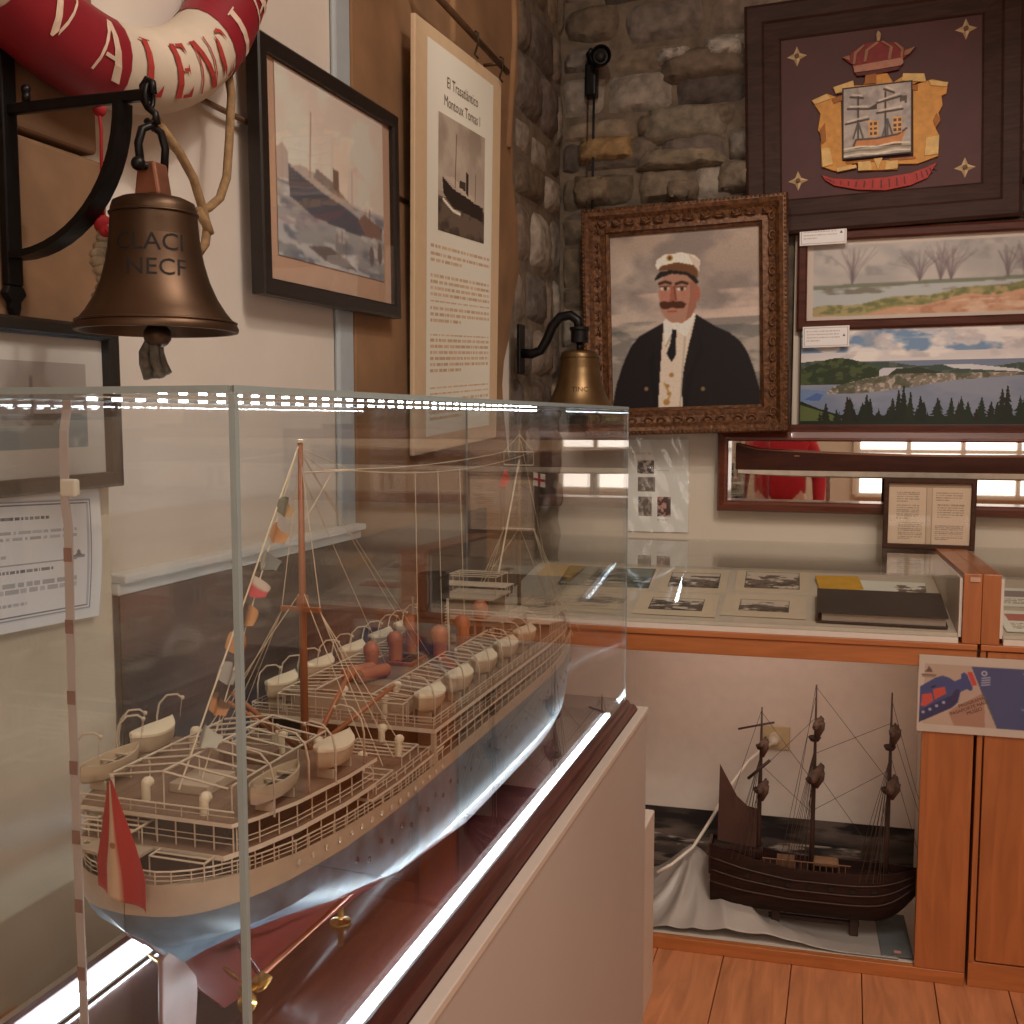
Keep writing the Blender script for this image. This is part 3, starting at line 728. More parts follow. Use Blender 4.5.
# coat of arms
dkw = wood('dark_walnut', (66, 44, 36), .55, 6, 'X', .6)
maroon = mat('maroon_panel', (76, 33, 31), .6, var=.12, scale=10)
p = hang('coat_of_arms_panel', 'large dark walnut framed maroon panel with a painted coat of arms above the panoramas', 'picture', BACK, bk(.064, 2.490, 3.648), 1.6, .5)
W, H = .60, .505
MB().frame(W, H, [(0, -.02), (0, .0), (.006, .004), (.052, .014), (.060, .020), (.104, .024), (.114, .018), (.114, -.02)]).build('frame', dkw, p, smooth=True, auto=12)
MB().box(-W/2-.005, W/2+.005, -H/2-.005, H/2+.005, -.014, -.004).build('panel', maroon, p)
def T(px, py):
    xi = 790+px/5.39; yi = 10+py/5.39
    return ((xi-880)*.00300, (109-(yi+(xi-880)*.085))*.00308)
def tp(*q): return [T(q[i], q[i+1]) for i in range(0, len(q), 2)]
pg = pigment('heraldic_paint', .45, noise=.25, nscale=50)
def ext(mb, poly, z0, z1, col):
    mb.cc = lin(col); mb.prism(poly, z0, z1)
star = None
for px, py in ((35, 228), (940, 120), (38, 915), (940, 850)):
    if star is None:
        m = MB()
        for k in range(4):
            a0 = k*PI/2
            tip = (.0315*math.cos(a0), .0315*math.sin(a0)); e0 = (.0135*math.cos(a0-PI/4), .0135*math.sin(a0-PI/4)); e1 = (.0135*math.cos(a0+PI/4), .0135*math.sin(a0+PI/4))
            m.cc = lin((232, 208, 168)); m.add([tip+(-.003,), e1+(-.003,), (0, 0, .006)], [(0, 1, 2)]); m.cc = lin((206, 176, 132)); m.add([tip+(-.003,), (0, 0, .006), e0+(-.003,)], [(0, 1, 2)])
        m.cc = lin((116, 88, 52)); m.lathe([(.008, .002), (.007, .008), (0, .0085)], 8)
        star = m.build('star_boss', pg, p); star.location = T(px, py)+(0,)
    else: dup_part(star, p, T(px, py)+(0,))
m = MB()
OC, OD, OL = (224, 160, 76), (176, 110, 46), (236, 196, 124)
ext(m, tp(115, 475, 200, 440, 280, 470, 285, 810, 330, 815, 350, 850, 240, 865, 170, 840, 165, 700, 188, 690, 150, 640, 165, 550), -.004, .006, OC)
ext(m, tp(665, 410, 765, 380, 850, 400, 840, 460, 815, 470, 822, 520, 800, 560, 812, 600, 785, 640, 805, 680, 800, 790, 690, 830, 590, 830, 585, 860, 370, 865, 375, 820, 668, 795), -.004, .006, OC)
ext(m, tp(230, 410, 270, 440, 665, 405, 720, 380, 610, 360, 560, 390, 530, 340, 420, 345, 400, 400, 350, 400), -.004, .005, OC)
for q, cc in ((tp(235, 408, 345, 375, 352, 412, 250, 445), OL), (tp(612, 345, 725, 350, 735, 395, 605, 385), OL), (tp(168, 740, 215, 735, 235, 830, 175, 845), OL), (tp(735, 690, 805, 680, 800, 780, 725, 790), OL), (tp(370, 818, 440, 812, 448, 862, 372, 866), OL), (tp(520, 815, 590, 810, 585, 855, 515, 862), OL), (tp(455, 800, 505, 795, 480, 862), OL), (tp(745, 385, 850, 400, 842, 425, 760, 415), OL), (tp(118, 478, 200, 442, 225, 470, 135, 500), OL), (tp(410, 350, 470, 340, 470, 395, 405, 398), OD), (tp(250, 850, 360, 830, 365, 850, 255, 872), OL)):
    ext(m, q, .004, .010, cc)
for q in (tp(160, 640, 190, 600, 196, 700, 170, 720), tp(225, 470, 290, 450, 290, 480, 240, 500), tp(640, 410, 690, 405, 690, 440, 668, 440), tp(790, 560, 812, 600, 785, 640, 770, 600), tp(300, 815, 470, 800, 470, 815, 310, 830), tp(540, 800, 680, 790, 680, 805, 540, 815)):
    ext(m, q, .004, .0085, OD)
m.build('scroll_mantling', pg, p, bevel=.0015)
a = Art(90, 96, (150, 142, 136))
a.cloud((174, 162, 152), 4, 4, 61, .45, .7, .7); a.cloud((122, 114, 110), 5, 5, 62, .5, .7, .6)
dk = (66, 52, 44)
a.poly([(.16, .16), (.2, .26), (.5, .25), (.8, .28), (.92, .34), (.86, .22), (.84, .14)], (176, 116, 70)); a.line([(.16, .16), (.2, .26), (.5, .25), (.8, .28), (.92, .35)], .012, dk); a.line([(.18, .15), (.84, .14)], .012, dk)
for x in (.23, .62): a.line([(x, .26), (x, .88)], .013, dk)
for x0, y0, x1, y1 in ((.08, .70, .38, .67), (.05, .49, .38, .53), (.5, .74, .84, .8), (.5, .6, .86, .62), (.12, .86, .3, .83), (.6, .92, .74, .86)): a.line([(x0, y0), (x1, y1)], .014, dk); a.line([(x0+.03, y0+.03), (x1-.02, y1+.04)], .012, (186, 174, 160))
for x, y in ((.44, .28), (.78, .3)):
    a.poly([(x-.06, y), (x-.06, y+.23), (x+.08, y+.22), (x+.08, y)], (190, 144, 90))
    for i in range(3):
        for j in range(2): a.poly([(x-.045+j*.065, y+.02+i*.07), (x-.045+j*.065, y+.06+i*.07), (x-.005+j*.065, y+.06+i*.07), (x-.005+j*.065, y+.02+i*.07)], (84, 58, 40))
for x in (.2, .62):
    for k in (-1, 0, 1): a.line([(x+.03, .5), (x+.03+k*.07, .28)], .012, (76, 70, 64))
a.poly([(.38, .68), (.5, .74), (.5, .66), (.38, .66)], dk); a.poly([(.82, .72), (.82, .8), (.92, .8), (.92, .7), (.89, .7), (.89, .73)], dk, .8)
for k in range(3): a.line([(0, .04+k*.05), (.25, .06+k*.05), (.5, .04+k*.05), (.75, .07+k*.05), (1, .05+k*.05)], .012, ((196, 186, 160), (120, 108, 84), (196, 186, 160))[k])
a.line([(0, 0), (1, 0), (1, 1), (0, 1), (0, 0)], .02, (52, 34, 26))
x0, y0 = T(285, 800)
sh = a.build('shield', .210, .222, p, .0115, pg, 1.6, x0=x0, y0=y0-.003)
m = MB()
ext(m, tp(285, 250, 325, 240, 345, 215, 400, 180, 480, 168, 560, 180, 610, 210, 640, 215, 680, 205, 650, 240, 610, 270, 600, 300, 480, 318, 350, 335, 340, 290), -.004, .008, (138, 40, 36))
ext(m, tp(345, 300, 480, 280, 610, 262, 615, 290, 600, 305, 480, 322, 352, 335), .006, .013, (186, 130, 106))
ext(m, tp(352, 335, 480, 320, 600, 303, 590, 325, 480, 345, 365, 352), -.004, .009, (96, 34, 30))
ext(m, tp(472, 170, 470, 130, 480, 112, 495, 130, 490, 168), -.004, .01, (176, 148, 108))
for q in (tp(340, 290, 350, 225, 400, 185, 410, 192, 365, 235, 358, 288), tp(400, 280, 410, 215, 470, 172, 485, 180, 430, 220, 416, 278), tp(530, 270, 540, 205, 490, 172, 505, 168, 560, 205, 548, 268), tp(598, 262, 600, 220, 560, 182, 575, 180, 616, 212, 612, 262), tp(285, 250, 325, 240, 330, 270, 310, 262), tp(620, 225, 680, 205, 645, 245, 615, 255)):
    ext(m, q, .006, .012, (160, 112, 84))
m.build('crown', pg, p, bevel=.001)
m = MB()
low = [(165, 890), (230, 920), (380, 940), (520, 940), (650, 915), (740, 880), (800, 830)]
up = [(815, 850), (745, 905), (655, 945), (520, 972), (370, 968), (240, 945), (190, 915)]
hi = [(170, 885), (235, 905), (375, 912), (520, 900), (650, 880), (735, 850), (795, 822)]
ext(m, [T(*q) for q in hi]+[T(*q) for q in up[1:]], -.003, .006, (186, 62, 54))
m.build('ribbon', pg, p, bevel=.001)
r = random.Random(2)
for i in range(18):
    t_ = .06+.88*i/17; k = t_*6; j = min(int(k), 5); f_ = k-j
    hx = hi[j][0]+(hi[j+1][0]-hi[j][0])*f_; hy = hi[j][1]+(hi[j+1][1]-hi[j][1])*f_
    ub = up[::-1]; lx = ub[j][0]+(ub[j+1][0]-ub[j][0])*f_; ly = ub[j][1]+(ub[j+1][1]-ub[j][1])*f_
    if i in (12,): continue
    w = r.uniform(5, 9)
    MB().prism([T(hx-w/2, hy+12), T(hx+w/2, hy+12), T(lx+w/2, ly-12), T(lx-w/2, ly-12)], .0055, .0072).build('ribbon_letter', mat('ribbon_ink', (96, 24, 24), .6), p)

# the two panoramas
maho = wood('mahogany_moulding', (92, 50, 38), .4, 6, 'X', .6)
W, H = 1.02, .255
p = hang('panorama_print', 'long glazed watercolour panorama of a winding river with bare trees', 'picture', BACK, bk(.37, 1.957, 3.655), .4)
MB().frame(W, H, [(0, -.012), (0, .010), (.006, .014), (.024, .014), (.032, .008), (.032, -.014)]).build('frame', maho, p)
a = Art(330, 86, (178, 168, 158))
a.poly([(0.02, .06), (0.02, .93), (1, .93), (1, .06)], (150, 148, 146)); M0 = (a.u > .02) & (a.v > .06) & (a.v < .93)
a.cloud((176, 170, 164), 4, 10, 71, .45, .7, .7, M0 & (a.v > .45)); a.cloud((118, 118, 118), 5, 16, 73, .6, .75, .6, M0 & (a.v > .55))
hz = .42+.05*a.u; a.mix(M0 & (a.v < hz) & (a.v > .06), (158, 164, 164)); a.mix(M0 & (np.abs(a.v-hz) < .022), (104, 112, 96)); a.cloud((96, 92, 80), 14, 14, 74, .5, .62, .8, M0 & (a.v < hz) & (a.v > hz-.1))
sh_ = .16+.26*np.clip((a.u-.02)/.65, 0, 1)+.02*np.sin(a.u*30); a.mix(M0 & (a.v < sh_), (148, 136, 96)); a.cloud((104, 110, 66), 10, 26, 75, .45, .62, .8, M0 & (a.v < sh_) & (a.v > sh_-.12)); a.mix(M0 & (a.v < sh_-.11-.03*np.sin(a.u*9)), (176, 138, 112)); a.cloud((150, 100, 80), 10, 22, 77, .5, .64, .6, M0 & (a.v < sh_-.12)); a.cloud((196, 176, 156), 14, 16, 78, .54, .66, .7, M0 & (a.v < sh_-.14)); a.cloud((88, 98, 58), 22, 60, 79, .5, .6, .8, M0 & (a.v < sh_) & (a.v > sh_-.1))
r = random.Random(5)
for tx, th in ((.14, .42), (.34, .36), (.40, .44), (.43, .40), (.59, .36), (.64, .40), (.78, .4), (.9, .42)):
    for k in range(26):
        q = r.gauss(0, .02); a.line([(tx, .46), (tx+q*.5, .46+th*.45), (tx+q*1.5, .46+th*r.uniform(.6, 1.05))], .005, (96, 86, 92), .4)
a.blur(); a.build('watercolour', W+.004, H+.004, p, -.006, gain=1.8)
MB().box(-W/2-.002, W/2+.002, -H/2-.002, H/2+.002, .0, .002).build('glass', clear('picture_glass', (.98, .98, .98), .03), p)
MB().box(-W/2-.02, W/2+.02, -H/2-.02, H/2+.02, -.013, -.008).build('backing_board', mat('brown_board', (90, 66, 46), .8), p)
W, H = 1.02, .325
p = hang('panorama_photo', 'long colour panorama photo of a bay town with dark firs under clouds', 'picture', BACK, bk(.357, 1.648, 3.655), .3)
MB().frame(W, H, [(0, -.012), (0, .008), (.004, .010), (.004, -.014)]).build('edge_frame', mat('dark_edge', (56, 44, 38), .5), p)
a = Art(400, 132, (150, 160, 170))
a.grad(.60, (208, 204, 202), 1, (176, 176, 182)); a.cloud((104, 136, 170), 6, 12, 81, .52, .60, .9, (a.v > .72)); a.cloud((226, 218, 212), 7, 10, 82, .46, .60, .9, a.v > .62); a.cloud((162, 160, 164), 9, 14, 86, .54, .66, .5, a.v > .66)
a.mix(a.v < .63, (112, 124, 146)); a.cloud((142, 146, 160), 5, 6, 83, .45, .7, .7, a.v < .5)
hl = .60+.03*np.sin(a.u*7+1)+.012*np.sin(a.u*31); hl2 = .50+.14*np.exp(-((a.u-.11)/.12)**2)+.03*np.sin(a.u*9)
a.mix((a.v < hl) & (a.v > .5), (62, 76, 70)); a.cloud((88, 100, 86), 20, 50, 80, .5, .62, .7, (a.v < hl) & (a.v > .5)); a.poly([(.22, .48), (.25, .56), (.31, .56), (.31, .48)], (188, 188, 194)); a.poly([(.43, .58), (.46, .545), (.66, .50), (.64, .53), (.5, .585)], (196, 196, 200))
a.mix((a.v < hl2) & (a.u < .24) & (a.v > .40), (46, 58, 40)); a.cloud((78, 90, 58), 24, 50, 84, .5, .62, .8, (a.v < hl2) & (a.u < .24) & (a.v > .40))
a.poly([(.26, .47), (.29, .55), (.36, .56), (.43, .50), (.36, .46)], (48, 58, 44))
TW = [(.08, .31), (.1, .38), (.2, .46), (.3, .50), (.46, .5), (.66, .5), (.70, .48), (.46, .43), (.32, .36), (.18, .31)]
a.poly(TW, (122, 114, 100)); a.cloud((190, 180, 170), 50, 130, 87, .54, .62, .7, a.inside(TW)); a.cloud((70, 74, 56), 16, 40, 88, .5, .6, .75, a.inside(TW))
a.poly([(.0, .2), (.0, .36), (.08, .34), (.07, .24)], (104, 128, 164)); a.poly([(.01, .25), (.05, .32), (.07, .3), (.06, .24)], (76, 100, 150))
a.poly([(0, 0), (0, .24), (.06, .16), (.12, .10), (.3, .09), (.6, .07), (1, .06), (1, 0)], (30, 38, 26)); a.poly([(0, .2), (.1, .1), (.14, .04), (0, .04)], (92, 104, 60), .9)
r = random.Random(14)
def fir(x, hh, w, base=.03):
    cc = (24+r.randint(0, 10), 31+r.randint(0, 10), 24)
    for j in range(7):
        k = 1-j/7.5; yy = base+hh*j/7.; a.poly([(x-w*k*r.uniform(.7, 1.2), yy), (x-w*k*.3, yy+hh*.16), (x, yy+hh*.24), (x+w*k*.3, yy+hh*.15), (x+w*k*r.uniform(.7, 1.2), yy-.005)], cc)
for k in range(85):
    x = .05+.95*r.random(); hh = r.choice([.09, .12, .15, .18, .22]); fir(x, hh, hh*.13)
for x, hh in ((.145, .24), (.205, .26), (.215, .22), (.30, .30), (.315, .34), (.335, .28), (.365, .24), (.42, .2), (.455, .22), (.60, .30), (.615, .33), (.70, .24), (.76, .2), (.86, .3), (.93, .34)): fir(x, hh, .024)
a.build('photo', W, H, p, .002, pigment('print_semigloss', .3), 1.3)
MB().box(-W/2, W/2, -H/2, H/2, -.012, .0).build('backing_board', mat('brown_board', (90, 66, 46), .8), p)
tag(MB().box(-.2, 1.0, 3.645, 3.668, 1.456, 1.482).build('wall_rail', maho, bevel=.003), 'dark wooden rail under the bay town panorama', 'rail')
for x, z, nm in ((-.099, 2.107, 'small white caption card on the top left corner of the river panorama'), (-.082, 1.772, 'small white caption card on the top left corner of the bay town photo')):
    c = hang('caption_card', nm, 'label', BACK, bk(x, z, 3.632), .8)
    MB().box(-.073, .073, -.034, .034, -.004, 0).build('card', mat('card_white', (226, 226, 222), .7), c)
    a = Art(100, 46, (206, 196, 188)); a.line([(.03, .06), (.97, .06), (.97, .94), (.03, .94), (.03, .06)], .02, (150, 140, 134)); a.rows(.08, .8, .2, .8, 4, (120, 110, 106), .6, 12, .4, .4); a.poly([(.86, .5), (.92, .5), (.89, .62)], (70, 60, 58))
    a.build('print', .144, .066, c, .0006, gain=1.9)

# mirror-backed case with the long boat model
t = hang('boat_model_case', 'long shallow mahogany case with a mirror back below the bay town panorama', 'display case', BACK, bk(.37, 1.325, 3.66))
W, H = 1.5, .20
redw = wood('red_mahogany', (112, 58, 40), .35, 5, 'X', .65, .3)
MB().frame(W, H, [(0, -.01), (0, .050), (.004, .055), (.012, .055), (.03, .048), (.036, .04), (.036, -.012)]).build('frame', redw, t)
mir = mat('mirror_silver', (235, 235, 232), .02, 1., var=.0)
MB().box(-W/2, W/2, -H/2, H/2, -.008, -.004).build('mirror', mir, t)
bt = thing('longboat_model', 'dark wooden rowing longboat model with cream bottom inside the mirrored case', 'boat model', bk(.345, 1.352, 3.628))
def lb(s, side):   # s -1..1 along the boat
    b = .026*(1-abs(s)**3)+.001; zt = .026+.022*s*s+.014*max(0, (-s-.9)/.1); zk = -.047+.012*abs(s)**6
    return b, zt, zk
n = 40; topr = []; ring_t = []; ring_b = []
for i in range(n+1):
    s = -1+2*i/n; b, zt, zk = lb(s, 1); x = s*.70
    zw = -.024
    ring_t.append([(x, -b, zt), (x, -b*.97, (zt+zw)/2), (x, -b*.9, zw), (x, b*.9, zw), (x, b*.97, (zt+zw)/2), (x, b, zt), (x, b*.86, zt), (x, b*.8, zt-.02), (x, -b*.8, zt-.02), (x, -b*.86, zt)])
    ring_b.append([(x*.99, -b*.9, zw-.0004), (x*.985, -b*.62, (zw+zk)/2-.006), (x*.98, -.002, zk), (x*.98, .002, zk), (x*.985, b*.62, (zw+zk)/2-.006), (x*.99, b*.9, zw-.0004)])
MB().loft(ring_t).build('hull', wood('boat_brown', (74, 40, 28), .3, 5, 'X', .6), bt, smooth=True, auto=35)
MB().loft(ring_b).build('keel_bottom', mat('boat_cream', (216, 204, 186), .5), bt, smooth=True, auto=40)
m = MB()
for sg in (-1, 1): m.tube([(-.70+1.4*i/n, sg*lb(-1+2*i/n, 1)[0], lb(-1+2*i/n, 1)[1]+.001) for i in range(n+1)], .0022, 5)
m.build('gunwale', mat('light_strip', (150, 96, 64), .4), bt, smooth=True)
for k in range(7):
    x = -.5+k*.16
    MB().box(x-.008, x+.008, -.022, .022, .022, .026).build('thwart', mat('light_strip', (150, 96, 64), .4), bt)
tag(bt, cat='boat model')
for x in (-.4, .4):
    MB().box(x-.006, x+.006, -.012, .012, -.122, -.044).build('cradle', redw, bt)

# open book page frame standing on the glass top
p = hang('framed_page', 'small brown frame with two pages of text standing on the glass counter top', 'picture', BACK, (.245, 3.545, 1.2075), 0, 3); p.scale = (.96,)*3; p.location.z = 1.2035
MB().frame(.25, .20, [(0, -.006), (0, .006), (.003, .009), (.013, .009), (.016, .006), (.016, -.008)]).build('frame', wood('brown_frame', (82, 56, 44), .5, 6, 'X', .7), p)
a = Art(130, 104, (222, 200, 174))
a.poly([(0, .93), (1, .93), (1, 1), (0, 1)], (170, 148, 126)); a.line([(.47, 0), (.465, .93)], .006, (150, 130, 110)); a.line([(.535, 0), (.53, .93)], .006, (150, 130, 110)); a.poly([(.475, 0), (.475, .93), (.53, .93), (.53, 0)], (206, 184, 158))
for q in ((.10, .38, .68, .86, 5), (.10, .38, .40, .64, 7), (.12, .42, .06, .36, 9), (.58, .9, .70, .86, 4), (.6, .92, .42, .66, 6), (.58, .92, .06, .32, 8)): a.rows(*q[:4], q[4], (132, 116, 104), .6, int(q[0]*100+q[4]), .5)
a.build('pages', .25, .20, p, -.002, gain=1.25)
MB().box(-.125, .125, -.1, .1, 0, .0016).build('glass', glassp, p)
MB().box(-.13, .13, -.105, .105, -.008, -.004).build('backing_board', mat('brown_board', (90, 66, 46), .8), p)

# pocket sheet with four photographs
p = hang('photo_sheet', 'clear plastic pocket with a text sheet and four tiny photos on the white back wall', 'notice', BACK, (-.632, 3.668, 1.268), .4)
a = Art(110, 160, (196, 186, 178))
a.rows(.1, .42, .82, .86, 1, (140, 130, 126), .5, 3, 1); a.rows(.1, .5, .77, .79, 1, (140, 130, 126), .5, 4, 1); a.rows(.5, .68, .655, .67, 1, (120, 110, 106), .6, 5, 1)
def mini(u0, u1, v0, v1, sd, c0, c1):
    a.poly([(u0, v0), (u1, v0), (u1, v1), (u0, v1)], c0); a.cloud(c1, 30, 24, sd, .45, .6, .9, (a.u > u0) & (a.u < u1) & (a.v > v0) & (a.v < v1))
mini(.17, .45, .63, .775, 5, (72, 66, 62), (160, 150, 142)); mini(.18, .46, .44, .595, 6, (92, 84, 78), (120, 112, 104)); mini(.19, .41, .17, .38, 7, (88, 80, 74), (130, 120, 110)); mini(.5, .72, .17, .38, 8, (70, 56, 52), (170, 130, 120))
a.rows(.5, .66, .12, .135, 1, (120, 110, 106), .6, 6, 1)
a.build('sheet', .216, .322, p, .001, gain=1.9)
r = random.Random(9); cr = lambda u, v: .004+.003*np.sin(u*7+v*3)+.004*np.sin(v*9)*np.cos(u*11)+.003*np.sin(u*23+v*17)
n = 24; vs = [(-.112+.224*i/n, -.166+.332*j/n, float(cr(i/n, j/n))+.001) for j in range(n+1) for i in range(n+1)]
MB().add(vs, [(j*(n+1)+i, j*(n+1)+i+1, (j+1)*(n+1)+i+1, (j+1)*(n+1)+i) for j in range(n) for i in range(n)]).build('plastic_pocket', clear('plastic_film', (.97, .97, .97), .06, .08), p, smooth=True, fix=False)

# black wall spotlight with its cables
t = thing('wall_spotlight', 'small black spotlight with hanging cable on the stone wall above the portrait', 'lamp', bk(-.868, 2.735, 3.63))
MB().cbox((-.02, .02, -.06), (.04, .05, .11)).build('mount_box', iron, t, bevel=.008)
MB().tube([(-.02, .01, -.01), (-.025, -.01, .02), (-.01, -.02, .03)], .010, 8).build('arm', iron, t, smooth=True)
R_ = Matrix.Rotation(D(100), 3, 'X') @ Matrix.Rotation(D(18), 3, 'Y')
MB().lathe([(.0, -.03), (.026, -.03), (.033, -.01), (.034, .03), (.03, .034), (.027, .03), (.024, .012), (.0, .008)], 24, (.022, -.035, .0), R_).build('lamp_head', iron, t, smooth=True, auto=40)
MB().lathe([(.0, .012), (.016, .013), (.018, .02), (.0, .022)], 20, (.022, -.035, .0), R_).build('lens', mat('dark_lens', (60, 56, 52), .1, .3), t, smooth=True)
MB().tube([(-.012, .02, -.11), (-.014, .022, -.3), (-.016, .02, -.56)], .0042, 6).build('cable', mat('black_cable', (24, 22, 22), .6), t, smooth=True)
MB().tube([(-.034, .024, -.11), (-.036, .024, -.3), (-.038, .024, -.56)], .003, 6).build('brown_cable', mat('brown_cable', (70, 46, 34), .6), t, smooth=True)
# pale blue banner edge at the far right
p = hang('blue_banner', 'pale blue banner edge hanging right of the coat of arms', 'banner', BACK, bk(.62, 2.42, 3.655))
MB().box(-.118, .3, -.27, .27, -.004, .004).build('banner_cloth', mat('pale_blue_cloth', (126, 164, 168), .7), p)

# ================================================================== COUNTER, GLASS CASES AND OPEN CABINET
BEFORE = set(bpy.data.objects)
cherry = wood('cherry_veneer', (186, 114, 64), .38, 3.2, 'X', .78, .2)
cherryz = wood('cherry_veneer_upright', (178, 108, 62), .38, 3.2, 'Z', .8, .2)
paintw = mat('white_laminate', (228, 218, 206), .55, var=.03)
YC = 2.97
t = thing('open_cabinet', 'cherry veneered counter cabinet with an open white interior holding the three-master', 'cabinet', (-.33, YC, 0))
x0, x1 = -.66, .665
MB().box(x0, x1, .0, .024, -.025, .012).build('bottom_rail', cherry, t, bevel=.002)
MB().box(x0, x1, .0, .022, .846, .895).build('top_rail', cherry, t, bevel=.002)
MB().box(x0, x1, -.006, .68, .896, .9115).build('counter_top', cherry, t, bevel=.002)
MB().box(.537, x1, .0, .024, .013, .845).build('stile', cherryz, t, bevel=.0015)
MB().box(x0, .66, .025, .46, -.014, .009).build('interior_floor', paintw, t)
MB().box(x0, .66, .455, .47, .010, .893).build('interior_back', paintw, t)
MB().box(.58, .592, .026, .453, .010, .843).build('interior_side', paintw, t)
pm = hang('sea_photo_strip', 'dark grey photo strip of a rough sea along the back of the open cabinet', 'photo', BACK, (-.33, YC+.452, .122))
a = Art(220, 60, (62, 54, 50))
a.cloud((96, 84, 76), 6, 9, 91, .42, .7, .8); a.cloud((30, 27, 26), 8, 8, 92, .5, .65, .8); a.cloud((168, 156, 144), 14, 12, 93, .6, .7, .8, (a.v > .3) & (a.v < .62)); a.cloud((120, 106, 96), 16, 10, 94, .58, .7, .7, a.v < .5)
a.build('print', 1.18, .215, pm, .0, gain=1.5)
MB().box(-.59, .59, -.1075, .1075, -.004, -.0005).build('backing_card', mat('board_edge', (60, 54, 50), .7), pm)
t = thing('cabinet_lamp', 'slim tube lamp hidden behind the top rail inside the open cabinet', 'lamp', (-.25, YC+.06, .885))
MB().box(-.32, .32, -.018, .018, -.006, .010).build('housing', paintw, t, bevel=.002)
MB().tube([(-.3, 0, -.014), (.3, 0, -.014)], .007, 10).build('tube', glow('tube_glow', (1.0, .86, .74), 20), t, smooth=True)
t = thing('door_cabinet', 'cherry veneered cabinet with a closed flush door right of the open cabinet', 'cabinet', (.343, YC, 0))
MB().box(.0, .40, .004, .45, -.025, .045).build('plinth', cherry, t, bevel=.002)
MB().box(.0, .014, .0, .45, .046, .895).build('side_panel', cherryz, t, bevel=.002)
MB().box(.018, .40, .0, .02, .05, .893).build('door', cherryz, t, bevel=.002)
MB().box(.0, .40, -.006, .68, .896, .9115).build('counter_top', cherry, t, bevel=.002)

cglass = clear('case_glass', (.975, .985, .98), .04)
K = .14; SL = math.atan(K)
def slope(x, y, dz=0.): return (x, y, .937+K*(y-3.0)+dz)
def vit(name, label, xa, xb, pier):
    t = thing(name, label, 'display case', ((xa+xb)/2, YC, .927)); c = (xa+xb)/2
    m = MB(); m.prism([(.012, .0), (.68, .0), (.68, .105), (.03, .0095), (.012, .0095)], xa-c, xb-c, lambda y, z, x: (x, y, z))
    m.build('sloping_bed', mat('bed_card', (214, 200, 182), .8, var=.04), t, bevel=.001)
    MB().box(xa-c, xb-c, .001, .68, -.015, -.0005).build('base_ledge', paintw, t)
    MB().box(xa-c, xb-c, .004, .009, .0, .158).build('front_glass', cglass, t)
    MB().box(xa-c, xb-c, .004, .68, .159, .165).build('top_glass', cglass, t)
    for s_ in pier:
        MB().box(s_[0]-c, s_[1]-c, .0, .68, -.015, .170).build('end_panel', cherryz, t, bevel=.0015)
        MB().box(s_[2]-c, s_[3]-c, .012, .68, .0, .157).build('end_lining', paintw, t)
    return t
v1 = vit('glass_display_case', 'long glass-topped case of old photographs on the counter over the open cabinet', -.985, .288, [(.297, .342, .289, .296)])
MB().box(.02, .045, -.0035, -.001, .15, .162).build('paper_tag', mat('tag_pink', (206, 170, 146), .7), v1).location.x = .64
v2 = vit('glass_display_case', 'glass-topped case of papers on the counter above the closed door cabinet', .398, .74, [(.343, .388, .389, .397)])

def photo_card(label, x, y, w, h, pw, ph, sd, dz=0., rz=0., dark=(70, 62, 56), lightc=(176, 164, 150), lift=0., green=False):
    q = thing('photo_card', label, 'photo', slope(x, y, .007+dz), (SL+.03+lift, 0, rz), 'old photographs mounted on cards')
    MB().box(-w/2, w/2, -h/2, h/2, -.0015, .0).build('mount_card', mat('mount_cream', (222, 204, 178), .7, var=.03), q)
    a = Art(72, 44, lightc)
    a.mix(a.v < .5+.05*np.sin(a.u*8+sd), dark); a.cloud(tuple(c*1.5 for c in dark), 8, 8, sd, .45, .6, .8, a.v < .6); a.cloud((200, 190, 176), 9, 6, sd+4, .58, .68, .8, a.v < .5)
    a.cloud(dark, 8, 6, sd+7, .5, .62, .9, (a.v > .4) & (a.v < .8)); a.line([(0, 0), (1, 0), (1, 1), (0, 1), (0, 0)], .03, (60, 52, 46), .6)
    a.build('photograph', pw, ph, q, .0006, gain=1.6)
    return q
photo_card('mounted shoreline photograph in the back row, second from the album end of the case', -.432, 3.36, .205, .23, .155, .145, 3)
photo_card('mounted photograph of dark buildings in the back row next to the yellow paper', -.195, 3.39, .222, .235, .165, .165, 14)
photo_card('mounted photograph in the front row, second card left of the black album', -.462, 3.11, .235, .185, .155, .105, 25, rz=-.02)
photo_card('mounted photograph of a street in the front row touching the black album', -.213, 3.13, .235, .185, .14, .10, 36, rz=-.03)
photo_card('pale mounted photograph in the front row seen through the ship case', -.74, 3.10, .225, .18, .16, .09, 47, dark=(120, 110, 100))
photo_card('large dark green-grey photograph in the back row behind the ship case glass', -.71, 3.36, .31, .225, .29, .20, 58, dark=(58, 66, 62), lightc=(110, 116, 108))
q = thing('album', 'thick black closed album with grey page edges at the right end of the photo case', 'book', slope(.105, 3.12, .004), (SL, 0, -.03))
MB().box(-.168, .166, -.112, .112, .0, .004).build('back_cover', mat('black_leatherette', (44, 40, 38), .5, bump=.2, scale=120), q, bevel=.001)
MB().box(-.158, .160, -.105, .108, .0045, .0265).build('page_block', mat('page_grey', (168, 156, 142), .8, stretch=(1, 1, 60), var=.2), q)
MB().box(-.168, .166, -.112, .112, .027, .031).build('front_cover', mat('black_leatherette', (44, 40, 38), .5), q, bevel=.001)
MB().box(-.172, -.168, -.112, .112, .0, .031).build('spine', mat('black_leatherette', (44, 40, 38), .5), q, bevel=.001)
